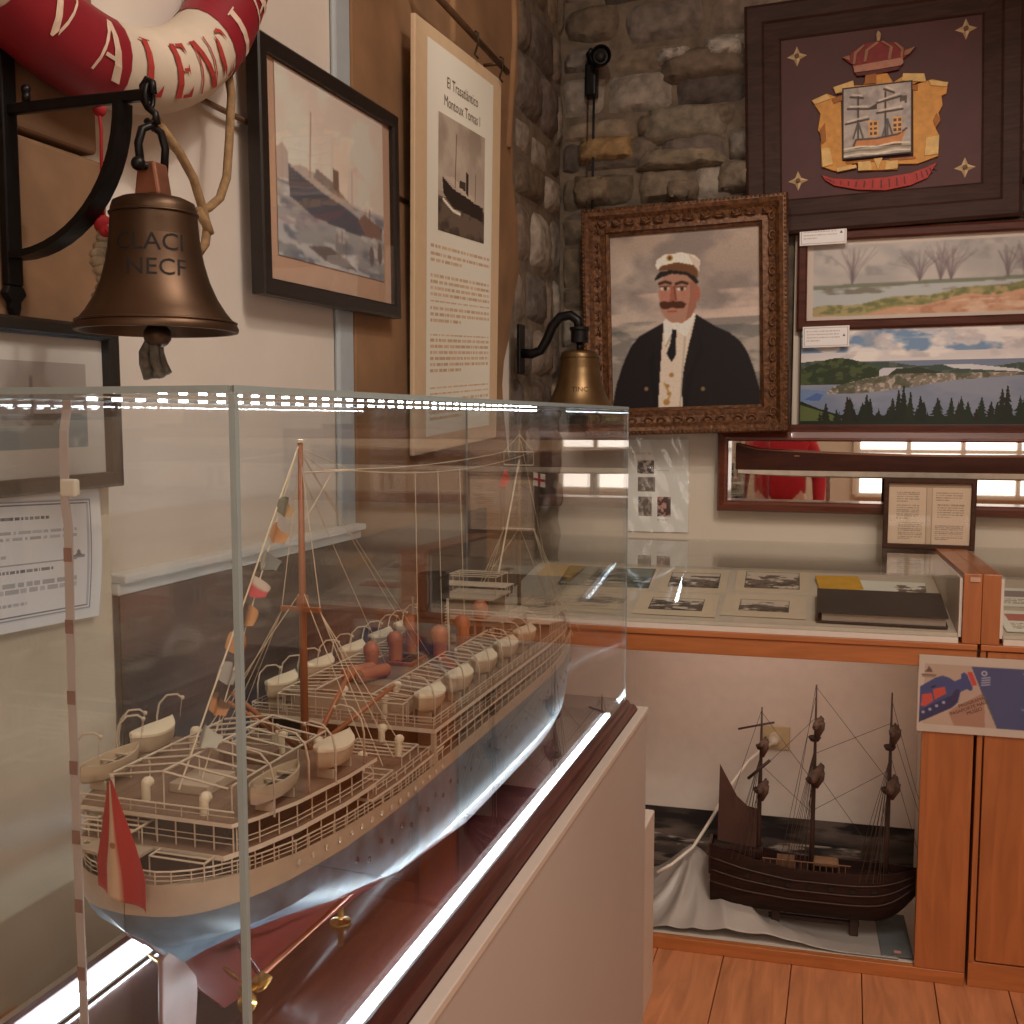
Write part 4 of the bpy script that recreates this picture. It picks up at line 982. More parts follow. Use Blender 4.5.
q = thing('paper_sheet', 'yellow folded paper behind the black album', 'paper', slope(.0, 3.36, .005), (SL+.1, 0, .1)); MB().box(-.06, .07, -.08, .07, 0, .006).build('sheet', mat('yellow_paper', (222, 168, 52), .7, var=.1), q, bevel=.001)
q = thing('paper_sheet', 'white sheet with a dark sketch behind the black album', 'paper', slope(.15, 3.34, .006), (SL, 0, -.06))
a = Art(60, 50, (206, 192, 174)); a.cloud((70, 62, 58), 6, 6, 31, .5, .6, .9, (a.u > .5) & (a.v > .3) & (a.v < .8)); a.build('sheet', .20, .17, q, .001, gain=1.9); MB().box(-.1, .1, -.085, .085, -.001, .0004).build('underside', mat('card_white', (226, 226, 222), .7), q)
for i, (x, y, lab) in enumerate(((.52, 3.1, 'printed paper in the front row of the case above the closed door'), (.52, 3.32, 'printed paper in the back row of the case above the closed door'))):
    q = thing('paper_sheet', lab, 'paper', slope(x, y, .004), (SL, 0, .02))
    a = Art(60, 50, (206, 192, 174)); a.poly([(.1, .5), (.1, .85), (.9, .85), (.9, .5)], (150, 90, 80) if i == 0 else (120, 112, 108)); a.rows(.1, .9, .1, .4, 4, (90, 80, 74), .7, i); a.build('sheet', .22, .18, q, .001, gain=1.9); MB().box(-.11, .11, -.09, .09, -.001, .0004).build('underside', mat('card_white', (226, 226, 222), .7), q)

# leaflet in a plastic sleeve on the cabinet front
p = hang('bottle_leaflet', 'printed card with a blue bottle illustration in a clear sleeve on the cabinet front', 'notice', BACK, (.37, YC-.005, .774), -.3)
W, H = .355, .206
a = Art(220, 128, (178, 168, 156))
a.poly([(.04, .1), (.04, .89), (1, .89), (1, .1)], (164, 146, 132))
def L(px, py): return ((px-150)/(1460.), 1-(py-108)/(660.))
def lp(*q): return [L(q[i], q[i+1]) for i in range(0, len(q), 2)]
a.poly(lp(460, 590, 560, 530, 820, 400, 840, 700, 530, 700), (150, 116, 100)); a.poly(lp(300, 300, 560, 520, 470, 590, 520, 690, 200, 690), (176, 152, 132), .5)
a.poly(lp(680, 185, 1500, 185, 1500, 700, 960, 700, 830, 470), (62, 74, 112)); a.poly(lp(640, 235, 690, 230, 745, 340, 700, 350), (176, 66, 66)); a.poly(lp(800, 380, 830, 470, 960, 700, 900, 560), (90, 96, 84), .7)
a.poly(lp(172, 380, 320, 300, 390, 278, 450, 288, 520, 320, 585, 290, 580, 255, 610, 238, 640, 255, 705, 370, 690, 395, 640, 380, 580, 410, 560, 500, 500, 550, 172, 692), (54, 70, 116))
a.poly(lp(172, 590, 430, 470, 500, 440, 520, 400, 560, 380, 575, 410, 550, 500, 490, 550, 172, 692), (38, 48, 84)); a.poly(lp(190, 450, 290, 430, 310, 500, 230, 550, 185, 550), (176, 72, 66)); a.poly(lp(300, 400, 420, 370, 440, 430, 320, 490), (176, 72, 66)); a.poly(lp(280, 380, 330, 360, 330, 375, 285, 392), (30, 34, 52))
for x, y in ((210, 602), (278, 574), (345, 541), (415, 508)): a.ell(*L(x, y), .012, .02, (140, 150, 176))
a.poly(lp(210, 250, 290, 250, 280, 230, 250, 200, 235, 230), (92, 76, 66)); a.line(lp(190, 278, 320, 278), .012, (110, 92, 80)); a.line(lp(195, 292, 310, 292), .008, (130, 112, 98))
a.ell(*L(812, 238), .02, .033, (200, 200, 204), .9); a.ell(*L(812, 238), .012, .02, (62, 74, 112))
for k in range(4): a.line(lp(790, 280+k*20, 870, 270+k*20), .008, (190, 190, 196), .7)
a.blur(); a.build('printed_card', W, H, p, .001, gain=1.5)
MB().box(-W/2, W/2, -H/2, H/2, -.003, .0).build('backing_card', mat('card_white', (226, 226, 222), .7), p)
m = MB()
for wd, (px, py) in (('PROGRAMA', (700, 500)), ('PASAPORTE NAUT', (690, 548)), ('MUSEO', (735, 575))):
    bx, by = L(px, py)
    def f(x, y, bx=bx, by=by):
        c, s_ = math.cos(.42), math.sin(.42); return ((bx-.5)*W+x*c-y*s_, (by-.5)*H+x*s_+y*c, .002)
    m.text(wd, .0125, f)
m.build('slanted_lettering', mat('brown_ink', (92, 66, 52), .7), p)
n = 40; r = random.Random(5)
def cr(u, v):
    k = math.exp(-((u-.78)/.05)**2)
    return .005+.001*math.sin(u*9)+k*(.006*math.sin(v*15+u*30)+.003*math.sin(v*41)+.004*math.cos(u*90+v*9))+.003*max(0, .15-v)*math.sin(u*40)*6
vs = [(-W/2-.004+(W+.008)*i/n, -H/2-.004+(H+.008)*j/n, cr(i/n, j/n)) for j in range(n+1) for i in range(n+1)]
MB().add(vs, [(j*(n+1)+i, j*(n+1)+i+1, (j+1)*(n+1)+i+1, (j+1)*(n+1)+i) for j in range(n) for i in range(n)]).build('plastic_sleeve', clear('plastic_film', (.97, .97, .97), .06, .08), p, smooth=True, fix=False)

# wall socket and cable inside the cabinet
t = hang('wall_socket', 'beige wall socket with a white plug on the cabinet back behind the mizzen mast', 'socket', BACK, (-.176, YC+.454, .489))
MB().box(-.046, .046, -.038, .038, 0, .008).build('cover_plate', mat('beige_plastic', (198, 178, 140), .5, var=.03), t, bevel=.003)
MB().lathe([(.0, .012), (.018, .012), (.02, .009)], 24).build('socket_insert', mat('cream_plastic', (222, 206, 176), .4, var=.02), t, smooth=True, auto=40)
t = thing('power_cable', 'white power cable with plug running from the socket down to the grey cloth', 'cable', (-.18, YC+.43, .485))
whitep = mat('white_plastic', (226, 216, 200), .4, var=.03)
MB().lathe([(.0, -.02), (.015, -.02), (.016, .0), (.011, .018), (.006, .022), (0, .022)], 20, (0, 0, 0), Matrix.Rotation(PI/2, 3, 'X')).build('plug', whitep, t, smooth=True, auto=40)
MB().tube([(0, -.02, 0), (-.03, -.05, -.012), (-.075, -.09, -.045), (-.13, -.13, -.12), (-.18, -.17, -.21), (-.23, -.22, -.285), (-.29, -.27, -.325), (-.33, -.29, -.345)], .0052, 8).build('cord', whitep, t, smooth=True)

# draped cloth
def clothz(x, y):
    px, py = -.415, .27
    dx, dy = x-px, y-py; rr = math.hypot(dx, dy*.9); th = math.atan2(dy, dx)
    h = .17*math.exp(-(rr/.115)**1.5)+.055*math.exp(-((x+.30)/.13)**2-((y-.12)/.09)**2)+.022*math.exp(-((x+.14)/.10)**2-((y-.06)/.06)**2)
    fold = abs(math.sin(th*4.5+5*rr+.8*math.sin(th*3)))
    f = .034*(.5-fold)*math.exp(-((rr-.17)/.11)**2)+.016*(.5-abs(math.sin(th*8+11*rr)))*math.exp(-((rr-.24)/.12)**2)
    w1 = 30*(x*.9+y*.7)+2.4*math.sin(10*x+8*y); f += .010*(.6-abs(math.sin(w1)))*math.exp(-((x+.2)/.18)**2-((y-.08)/.09)**2)+.0015*math.sin(30*x+14*y)
    return max(.0015, h+f*min(1, .25+h*9))+.002
n1, n2 = 110, 60
vs = []
for j in range(n2+1):
    for i in range(n1+1):
        x = -.55+.72*i/n1; y = .03+.37*j/n2
        vs.append((x, y, clothz(x, y)))
fs = [(j*(n1+1)+i, j*(n1+1)+i+1, (j+1)*(n1+1)+i+1, (j+1)*(n1+1)+i) for j in range(n2) for i in range(n1)]
o = MB().add(vs, fs).build('draped_cloth', mat('grey_satin', (168, 160, 152), .38, var=.05, scale=8), smooth=True, fix=False)
o.location = (0, YC, .0105)
s_ = o.modifiers.new('thickness', 'SOLIDIFY'); s_.thickness = .0015; s_.offset = 1
tag(o, 'crumpled pale grey satin cloth spread on the cabinet floor under the three-master', 'cloth')
tag(MB().box(.125, .21, YC+.04, YC+.3, .0145, .0195).build('grey_card', mat('blue_grey_card', (96, 100, 100), .7), bevel=.001), 'blue-grey card lying on the cabinet floor under the bow of the three-master', 'card')
tag(MB().box(.16, .178, YC+.05, YC+.06, .020, .024).build('paper_scrap', mat('pink_paper', (190, 140, 124), .7), bevel=.001), 'tiny pink scrap lying on the blue-grey card', 'paper')

# three-masted sailing ship model
oak = wood('black_oak', (50, 31, 26), .5, 7, 'X', .55)
oakm = mat('dark_spar', (58, 38, 30), .6, var=.25, scale=30)
canvas = mat('furled_canvas', (84, 60, 47), .85, var=.25, scale=40)
rigm = mat('dark_rigging', (74, 56, 46), .9)
GZ, GY = .115, 3.12
G = thing('three_master_model', 'dark wooden three-masted sailing ship model on a stand in the open cabinet', 'ship model', (-.060, GY, .016)); G.scale = (1.02, 1.02, 1.045)
def gl(s):     # s 0 stern .. 1 bow
    x = -.285+.575*s
    b = .062*min(1, (s+.35)/.5)*(1-max(0, (s-.62)/.38)**2.2)+.001
    zt = .188+.044*(max(0, .40-s)/.40)**1.2+.016*max(0, (s-.65)/.35)**1.5
    zk = .042+.105*max(0, (s-.78)/.22)**2
    return x, b, zt, zk
rings = []
for i in range(31):
    s = i/30; x, b, zt, zk = gl(s); hh = zt-zk
    rings.append([(x, -b*k, zk+hh*q) for k, q in ((.86, 1), (.93, .8), (1, .5), (.92, .28), (.62, .1), (.06, 0))]+[(x, b*k, zk+hh*q) for k, q in ((.06, 0), (.62, .1), (.92, .28), (1, .5), (.93, .8), (.86, 1))]+[(x, b*.78, zt), (x, b*.76, zt-.022), (x, -b*.76, zt-.022), (x, -b*.78, zt)])
MB().loft(rings).build('hull', oak, G, smooth=True, auto=30)
m = MB()
for q in (.44, .62, .80):
    for sg in (1, -1):
        m.tube([(gl(i/30)[0], sg*gl(i/30)[1]*(1.0 if q < .7 else .95)*1.01, gl(i/30)[3]+(gl(i/30)[2]-gl(i/30)[3])*q) for i in range(30)], .0026, 5)
m.build('wale', mat('wale_brown', (62, 40, 31), .5), G, smooth=True)
for sg in (-1, 1):
    for k in range(7):
        s = .18+.1*k; x, b, zt, zk = gl(s)
        MB().cbox((x, sg*b*.985, zk+(zt-zk)*.7), (.013, .006, .011)).build('gun_port', mat('port_black', (22, 16, 14), .6), G)
x, b, zt, zk = gl(0)
m = MB().box(x-.006, x+.002, -b*.8, b*.8, zt-.09, zt); m.build('transom', mat('wale_brown', (62, 40, 31), .5), G, bevel=.002)
for k in (-1, 0, 1): MB().cbox((x-.007, k*.018, zt-.03), (.004, .011, .016)).build('stern_window', mat('window_amber', (120, 96, 70), .3), G)
MB().box(-.28, -.14, -.035, .035, .2, .222).build('quarter_deck', oak, G, bevel=.002)
m = MB()
for i in range(14): m.tube([(-.135+i*.017, -.045, .182), (-.135+i*.017, -.045, .208)], .0016, 5)
m.tube([(-.14, -.045, .208), (.10, -.045, .208)], .002, 5); m.build('deck_rail', mat('rail_brown', (110, 78, 56), .6), G)
t_ = MB(); t_.box(.0, .07, -.02, .02, .188, .206); t_.build('ship_boat', mat('boat_tan', (130, 96, 66), .6), G, bevel=.006)
MB().box(-.10, -.05, -.02, .02, .172, .2).build('hatch', mat('rail_brown', (110, 78, 56), .6), G, bevel=.002)
MB().tube([(.255, 0, .185), (.31, 0, .212), (.335, 0, .225)], [.005, .004, .002], 8).build('bowsprit', oakm, G, smooth=True)
def mast(x, top, tops, yards):
    m = MB(); m.tube([(x, 0, .1), (x, 0, .3), (x+.002, 0, .48), (x+.002, 0, top)], [.0075, .0065, .0048, .002], 8); m.build('mast', oakm, G, smooth=True)
    for z, rr in tops:
        MB().lathe([(.003, 0), (rr*.7, .002), (rr, .010), (rr*1.04, .012), (rr, .014), (.003, .010)], 14, (x, 0, z)).build('top_platform', oakm, G, smooth=True, auto=30)
    for z, hl, rr in yards:
        m = MB(); M_ = Matrix.Rotation(D(78), 3, 'Z')
        m.tube([tuple(M_ @ Vector((-hl, 0, 0))+Vector((x+.006, -.01, z))), tuple(M_ @ Vector((hl, 0, 0))+Vector((x+.006, -.01, z)))], .003, 6); yd = m.build('yard', oakm, G, smooth=True)
        m = MB(); pts = []; rs = []
        for k in range(11):
            u = -1+.2*k; q = M_ @ Vector((hl*.92*u, 0, -.006)); pts.append((q.x+x+.009, q.y-.013, q.z+z)); rs.append(rr*(1-.5*u*u)*(1+.15*math.sin(k*2.1)))
        rs = [q*1.25 for q in rs]; m.tube(pts, rs, 8); m.build('furled_sail', canvas, yd, smooth=True)
        # gathered canvas hanging down the mast
        MB().tube([(x+.012, -.02, z), (x+.013, -.022, z-.018), (x+.008, -.018, z-.044)], [rr*1.5, rr*1.25, rr*.4], 8).build('gathered_canvas', canvas, yd, smooth=True)
mast(-.152, .622, ((.375, .019), (.50, .013)), ((.405, .05, .010), (.53, .035, .008)))
mast(-.004, .695, ((.415, .022), (.535, .017)), ((.455, .075, .012), (.595, .055, .010)))
mast(.197, .685, ((.405, .021), (.525, .016)), ((.44, .07, .012), (.59, .05, .010)))
MB().tube([(-.215, 0, .555), (-.15, -.01, .575), (-.115, -.015, .585)], .003, 6).build('gaff', oakm, G, smooth=True)
MB().tube([(-.185, 0, .415), (-.125, -.01, .475)], .0045, 6).build('spar', oakm, G, smooth=True)
MB().prism([(-.268, .232), (-.265, .45), (-.215, .36), (-.185, .335), (-.158, .33), (-.158, .22)], -.002, .002, lambda x, z, y: (x, y+.006*math.sin(z*20), z)).build('mizzen_sail', mat('brown_sail', (74, 46, 36), .8, var=.15, scale=12), G)
lines = []
for x, zt_, zb in ((-.152, .5, .2), (-.004, .53, .16), (.197, .52, .17)):
    for k in range(4):
        for sg in (-1, 1): lines.append([(x, 0, zt_-.02), (x-.02-.018*k, sg*.055, zb)])
        lines.append([(x, 0, zt_-.11), (x-.012-.014*k, -.052, zb)])
lines += [[(-.004, 0, .69), (-.06, -.04, .3), (-.075, -.05, .17)], [(-.004, 0, .66), (-.09, -.03, .2)], [(.197, 0, .67), (.26, 0, .45), (.34, 0, .20)], [(.197, 0, .60), (.33, 0, .205)], [(.197, 0, .52), (.30, 0, .185)], [(-.004, 0, .69), (.197, 0, .44)], [(.197, 0, .60), (-.004, 0, .5)], [(.197, 0, .47), (-.004, 0, .34)], [(-.004, 0, .46), (.19, 0, .2)], [(-.152, 0, .61), (-.004, 0, .42)], [(-.152, 0, .46), (-.004, 0, .33)], [(-.004, 0, .6), (-.152, 0, .44)], [(-.152, 0, .61), (-.265, 0, .24)]]
for q in lines: MB().tube(q, .0007, 4, cap=False).build('rigging_line', rigm, G)
for x in (-.10, .115): MB().box(x-.012, x+.012, -.018, .018, .0, .06).build('stand_post', oakm, G, bevel=.002)
MB().box(-.12, .13, -.006, .006, .022, .034).build('stand_bar', oakm, G, bevel=.001)

# the whole counter stands a little askew to the wall, its left end further into the room
TURN = Matrix.Translation((.2, YC, 0)) @ Matrix.Rotation(D(3), 4, 'Z') @ Matrix.Translation((-.2, -YC, 0))
for o in [o for o in bpy.data.objects if o not in BEFORE and o.parent is None]:
    loc, rot, sc = (TURN @ (Matrix.Translation(o.location) @ o.rotation_euler.to_matrix().to_4x4())).decompose()
    o.location = loc; o.rotation_euler = rot.to_euler()

# ================================================================== SHIP CASE ON ITS PLINTH
PX0, PX1, PY0, PY1, PZ = -.862, -.416, .655, 2.335, .85
pw_ = mat('plinth_grey_white', (192, 181, 172), .6, var=.03, scale=3)
trimw = wood('dark_mahogany_trim', (86, 42, 36), .28, 5, 'Y', .6, .3)
t = thing('display_plinth', 'long pale plinth with dark mahogany moulding carrying the acrylic ship case', 'plinth', ((PX0+PX1)/2, (PY0+PY1)/2, 0))
hx, hy = (PX1-PX0)/2, (PY1-PY0)/2
MB().box(-hx+.004, hx-.004, -hy+.004, hy-.004, -.025, .838).build('body', pw_, t, bevel=.003)
m = MB(); w_ = .020
for b in ((-hx, hx, -hy, -hy+w_), (-hx, hx, hy-w_, hy), (-hx, -hx+w_, -hy+w_, hy-w_), (hx-w_, hx, -hy+w_, hy-w_)): m.box(*b, .839, .851)
m.build('white_rim', mat('rim_white', (216, 202, 188), .5, var=.02), t, bevel=.0015)
prof = [(0, .839), (.0, .874), (.006, .877), (.012, .872), (.015, .864), (.021, .863), (.025, .857), (.028, .851), (.028, .839)]
ix, iy = hx-.050, hy-.050
m = MB()
for i in range(len(prof)-1):
    vs = []
    for tt, d in (prof[i], prof[i+1]): vs += [(-ix-tt, -iy-tt, d), (ix+tt, -iy-tt, d), (ix+tt, iy+tt, d), (-ix-tt, iy+tt, d)]
    m.add(vs, [(j, (j+1) % 4, 4+(j+1) % 4, 4+j) for j in range(4)])
m.build('mahogany_moulding', trimw, t, smooth=True, auto=35)
MB().box(-ix+.001, ix-.001, -iy+.001, iy-.001, .839, .850).build('mahogany_base_panel', wood('polished_mahogany', (82, 54, 52), .14, 3, 'Y', .6, .6), t)

GX0, GX1, GY0, GY1, GZ0, GZ1 = -.835, -.458, .727, 2.285, .852, 1.526
acr = clear('clear_acrylic', (.984, .988, .986), .062)
edge = mat('acrylic_edge', (150, 166, 166), .25, var=.03, spec=.6)
t = thing('acrylic_case', 'tall clear acrylic case standing on the plinth over the ocean liner model', 'display case', ((GX0+GX1)/2, (GY0+GY1)/2, GZ0))
gx, gy, gz, TH = (GX1-GX0)/2, (GY1-GY0)/2, GZ1-GZ0, .005
MB().box(-gx, gx, -gy, -gy+TH, .0, gz-TH).build('near_pane', acr, t)
MB().box(-gx, gx, gy-TH, gy, .0, gz-TH).build('far_pane', acr, t)
MB().box(-gx, -gx+TH, -gy+TH, gy-TH, .0, gz-TH).build('side_pane', acr, t)
MB().box(gx-TH, gx, -gy+TH, gy-TH, .0, gz-TH).build('side_pane', acr, t)
MB().box(-gx, gx, -gy, gy, gz-TH+.0003, gz).build('top_pane', acr, t)
e = .0038
for sx in (-1, 1):
    for sy in (-1, 1):
        k = .0028 if (sx > 0 and sy < 0) else .0016
        MB().cbox((sx*(gx-.002), sy*(gy-.002), gz/2), (k*2, k*2, gz-.012)).build('corner_joint', edge, t)
for sx in (-1, 1): MB().cbox((sx*(gx-.001), 0, gz-.0025), (.0022, 2*gy, .0058)).build('top_joint', edge, t)
for sy in (-1, 1): MB().cbox((0, sy*(gy-.001), gz-.0025), (2*gx-.01, .0022, .0058)).build('top_joint', edge, t)

# led strips
ledw = glow('led_cool_white', (.78, .92, 1.0), 60)
ledb = glow('led_bar_glow', (.76, .91, 1.0), 40)
tape = mat('led_tape', (206, 206, 200), .5, var=.03)
for x, lab, yy in ((-.487, 'bright LED strip beside the mahogany moulding on the aisle side of the ship case', (.76, 2.23)), (-.802, 'bright LED strip along the wall side of the ship case floor', (.76, 2.23))):
    t = thing('led_strip', lab, 'led strip', (x, (yy[0]+yy[1])/2, .8512), group='led strips in the ship case')
    L_ = (yy[1]-yy[0])/2
    MB().box(-.008, .008, -L_, L_, .0, .003).build('channel', tape, t)
    MB().box(-.0055, .0055, -L_+.004, L_-.004, .0032, .0085).build('light_bar', ledb, t, bevel=.0015)
CX = -.630
t = thing('led_strip', 'dotted LED strip under the acrylic lid with a tail hanging down inside', 'led strip', (CX, .745, GZ1-TH-.001), group='led strips in the ship case')
MB().box(-.004, .004, .012, 1.42, -.0012, .0).build('tape', tape, t)
led = None
for i in range(42):
    if led is None:
        led = MB().box(-.0029, .0029, -.0029, .0029, -.0036, -.0014).build('led_chip', ledw, t); led.location = (0, .03, 0)
    else: dup_part(led, t, (0, .03+.0334*i, 0))
pts = [(0, .016, -.0012), (0, .004, -.006), (0, -.004, -.016), (0, -.0055, -.06)]
tl = MB(); zz = [-.004, -.012, -.03]+[-.05-.02*k for k in range(32)]
vs = []; fs = []
for k, z in enumerate(zz):
    y = -.006 if z < -.012 else -.002; x = .0022*math.sin(z*7)+.003*(1 if z < -.09 else 0)+.012*z; hw = .0042
    vs += [(x-hw, y, z), (x+hw, y, z), (x+hw, y+.0014, z), (x-hw, y+.0014, z)]
for k in range(len(zz)-1):
    for j in range(4): fs.append((k*4+j, k*4+(j+1) % 4, k*4+4+(j+1) % 4, k*4+4+j))
tl.add(vs, fs)
tl.build('hanging_tail', mat('tail_tape', (186, 178, 174), .55, var=.03), t)
MB().cbox((.0025, -.0045, -.078), (.016, .007, .015)).build('connector_clip', mat('clip_white', (226, 224, 206), .4, var=.02), t, bevel=.002)
for k in range(9):
    z = -.135-.062*k; x = .0022*math.sin(z*7)+.003+.012*z
    MB().cbox((x, -.0068, z), (.0080, .0006, .012)).build('copper_pad', mat('copper_mark', (142, 104, 94), .5, .2), t)

# low white plinth beyond, and the board closing the gap to the wall
tag(MB().box(-.72, -.462, 2.44, 2.70, -.025, .475).build('low_plinth', mat('rim_white', (216, 202, 188), .5, var=.02), bevel=.004), 'low white plinth half hidden behind the far end of the ship plinth', 'plinth')
tag(MB().box(XL+.03, -.866, .985, 1.015, -.025, .775).build('gap_board', cherry, bevel=.003), 'orange wooden board closing the gap between plinth and stone pier', 'board')

# ================================================================== THE OCEAN LINER MODEL
SX, SY = -.610, .770                      # centreline and sternmost point
S = thing('ocean_liner_model', 'model of a vintage ocean liner with dark hull and cream decks in the acrylic case', 'ship model', (SX, SY, .852))
Z0 = .852
def zz_(z): return z-Z0
cream = mat('ship_cream', (188, 170, 146), .5, var=.06, scale=60)
creamd = mat('ship_cream_rail', (200, 184, 160), .45, var=.05, scale=60)
deckm = wood('ship_deck', (134, 108, 88), .6, 10, 'Y', .75)
navy = mat('hull_navy', (92, 112, 126), .40, var=.42, scale=38, spec=.5)
redb = mat('hull_red', (98, 34, 30), .3, var=.15, scale=20, coat=.3)
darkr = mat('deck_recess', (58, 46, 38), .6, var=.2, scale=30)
brownw = mat('varnished_spar', (158, 98, 62), .4, var=.2, scale=25)
cowl = mat('cowl_brown', (176, 104, 66), .45, var=.15, scale=30)
funm = mat('funnel_black', (30, 33, 32), .5, var=.15)
brass = mat('polished_brass', (200, 160, 90), .25, .9, var=.1)
thread = mat('cream_thread', (214, 198, 168), .8, var=.05)
capm = mat('boat_cover', (226, 212, 182), .7, var=.04)

PB = [(0, .0003), (.004, .030), (.010, .046), (.022, .063), (.04, .078), (.07, .093), (.12, .109), (.2, .122), (.32, .130), (.95, .130), (1.08, .124), (1.2, .106), (1.3, .078), (1.38, .046), (1.44, .02), (1.475, .004), (1.485, .001)]
def B(s): return float(np.interp(s, [p[0] for p in PB], [p[1] for p in PB]))
def ZT(s): return float(np.interp(s, [0, .1, .3, .5, 1.0, 1.25, 1.485], [1.086, 1.080, 1.073, 1.070, 1.072, 1.08, 1.098]))
LBOW = 1.485
ss = [0, .004, .01, .02, .035, .055, .08, .11, .15, .2, .26, .34, .45, .6, .75, .9, 1.0, 1.08, 1.16, 1.23, 1.3, 1.36, 1.41, 1.45, 1.475, 1.485]
def levels(s):
    b = B(s); zt = ZT(s)
    st = float(np.interp(s, [0, .1, .4], [.030, .024, .015]))
    zc = float(np.interp(s, [0, .03, .06, .10, .13, .16], [1.040, 1.015, .985, .94, .90, .878]))
    bow = max(0, (s-1.0)/.485)
    out = [(b, zt), (b, zt-st)]
    for z, f0, s0, ln in ((1.030, 1.0, .0, .05), (.995, .995, .03, .22), (.970, .97, .05, .34), (.93, .82, .09, .50), (.905, .58, .11, .55), (.886, .30, .12, .6), (.878, .05, .12, .6)):
        k = min(1, max(0, (s-s0)/ln)); k = k*k*(3-2*k)
        w = b*f0*k*(1-bow**1.6*(1.05-z)/.20*.75 if bow > 0 else 1)
        z2 = max(z, zc); w = max(w, .0025 if .01 < s < 1.47 else .0002)
        w = min(w, out[-1][0])
        out.append((w, min(z2, out[-1][1]-.0005)))
    return out
m = MB(); rings = []
for s in ss:
    lv = levels(s); rings.append([(w, s, zz_(z)) for w, z in lv]+[(-w, s, zz_(z)) for w, z in lv[::-1]])
nl = len(rings[0]); vs = [p for r_ in rings for p in r_]; m.v = [tuple(p) for p in vs]; m.c = [(1, 1, 1)]*len(vs)
for i in range(len(rings)-1):
    for j in range(nl-1):
        f = (i*nl+j, i*nl+j+1, (i+1)*nl+j+1, (i+1)*nl+j); band = min(j, nl-2-j)
        m.f.append(f); m.mi.append(0 if band == 0 else (1 if band <= 3 else 2))
m.build('hull', [cream, navy, redb], S, smooth=True, auto=50)

def outline(s0, s1, inset=0., n=24, bmax=9):
    k = [s0+(s1-s0)*i/n for i in range(n+1)]
    R_ = [(max(.002, min(bmax, B(s)-inset)), s) for s in k]
    return R_+[(-x, y) for x, y in R_[::-1]]
def slab(name, s0, s1, z, th, inset=0., mats=None, bmax=9, n=24, zf=None):
    poly = outline(s0, s1, inset, n, bmax); k = len(poly)
    f = (lambda y: zf(y)) if zf else (lambda y: z)
    m = MB(); vs = [(x, y, zz_(f(y)-th)) for x, y in poly]+[(x, y, zz_(f(y))) for x, y in poly]
    m.v = vs; m.c = [(1, 1, 1)]*len(vs)
    h = k//2
    for i in range(h-1):      # deck strips port to starboard
        m.f.append((k+i, k+i+1, k+k-2-i, k+k-1-i)); m.mi.append(0)
        m.f.append((i, i+1, k-2-i, k-1-i)); m.mi.append(1)
    for i in range(k): m.f.append((i, (i+1) % k, k+(i+1) % k, k+i)); m.mi.append(1)
    return m.build(name, mats or [deckm, mat('deck_edge_white', (222, 210, 188), .5, var=.03)], S)
def house(name, s0, s1, z0, z1, inset, mt=None, bmax=9):
    return MB().prism(outline(s0, s1, inset, 16, bmax), zz_(z0), zz_(z1)).build(name, mt or darkr, S)
def rail(name, pts, z, h, rows=2, step=.02, r=.0007, closed=False, top=.0010):
    m = MB(); zf = z if callable(z) else (lambda y: z)
    for k in range(rows):
        hh = h*(k+1)/rows
        m.tube([(x, y, zz_(zf(y)+hh)) for x, y in pts], top if k == rows-1 else r*.8, 4, closed)
    d = 0.; last = None
    for (xa, ya), (xb, yb) in zip(pts[:-1], pts[1:]):
        L = math.hypot(xb-xa, yb-ya); n = max(1, round(L/step))
        for i in range(n):
            x, y = xa+(xb-xa)*i/n, ya+(yb-ya)*i/n
            m.tube([(x, y, zz_(zf(y))), (x, y, zz_(zf(y)+h))], r, 4)
    return m.build(name, creamd, S)
D2, D3, D4 = 1.104, 1.132, 1.117
slab('main_deck', .004, 1.47, 0, .006, .004, zf=lambda y: ZT(y)-.002)
# after block
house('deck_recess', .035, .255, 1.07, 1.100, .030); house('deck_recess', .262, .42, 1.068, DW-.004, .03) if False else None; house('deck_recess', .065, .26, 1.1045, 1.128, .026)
slab('promenade_deck', .040, .262, D2, .005, .0)
DW = 1.087
slab('well_deck', .255, .46, DW, .0035, .001)
slab('poop_deck', .046, .262, D3, .004, -.002)
MB().prism([(-.058, .0375), (-.058, .016), (-.02, .008), (.004, .016), (.004, .0375)], zz_(D2-.003), zz_(D2)).build('promenade_deck', [cream], S)
sternline = [(B(s)-.003, s) for s in (.12, .08, .055, .035, .02, .01, .005)]
path1 = [(B(s)-.002, s) for s in [.44-.02*i for i in range(17)]]+sternline+[(-x, y) for x, y in sternline[::-1]]+[(-B(s)+.002, s) for s in [.12+.02*i for i in range(17)]]
rail('main_deck_rail', path1, lambda y: ZT(y)-.001, .0125, 3, .018)
def posts(name, s0, s1, z0, z1, inset, step=.02, mids=(), stern=False):
    m = MB(); n = int((s1-s0)/step)
    for sg in (1, -1):
        for i in range(n+1):
            s = s0+(s1-s0)*i/n; x = sg*(B(s)-inset); a = z0(s) if callable(z0) else z0
            m.tube([(x, s, zz_(a)), (x, s, zz_(z1))], .0009, 4)
        for q in mids:
            m.tube([(sg*(B(s0+(s1-s0)*i/n)-inset), s0+(s1-s0)*i/n, zz_((z0(s0) if callable(z0) else z0)*(1-q)+z1*q)) for i in range(n+1)], .0006, 4)
    return m.build(name, creamd, S)
posts('stanchions', .05, .25, lambda s: ZT(s)-.002, D2-.003, .003, .022); posts('stanchions', .262, .44, lambda s: ZT(s)-.002, DW-.003, .003, .022)
MB().box(-.118, .118, .2575, .2605, zz_(DW+.0003), zz_(D2-.004)).box(-.112, .112, .2575, .2605, zz_(D2+.0003), zz_(D3-.0045)).build('bulkhead', darkr, S)
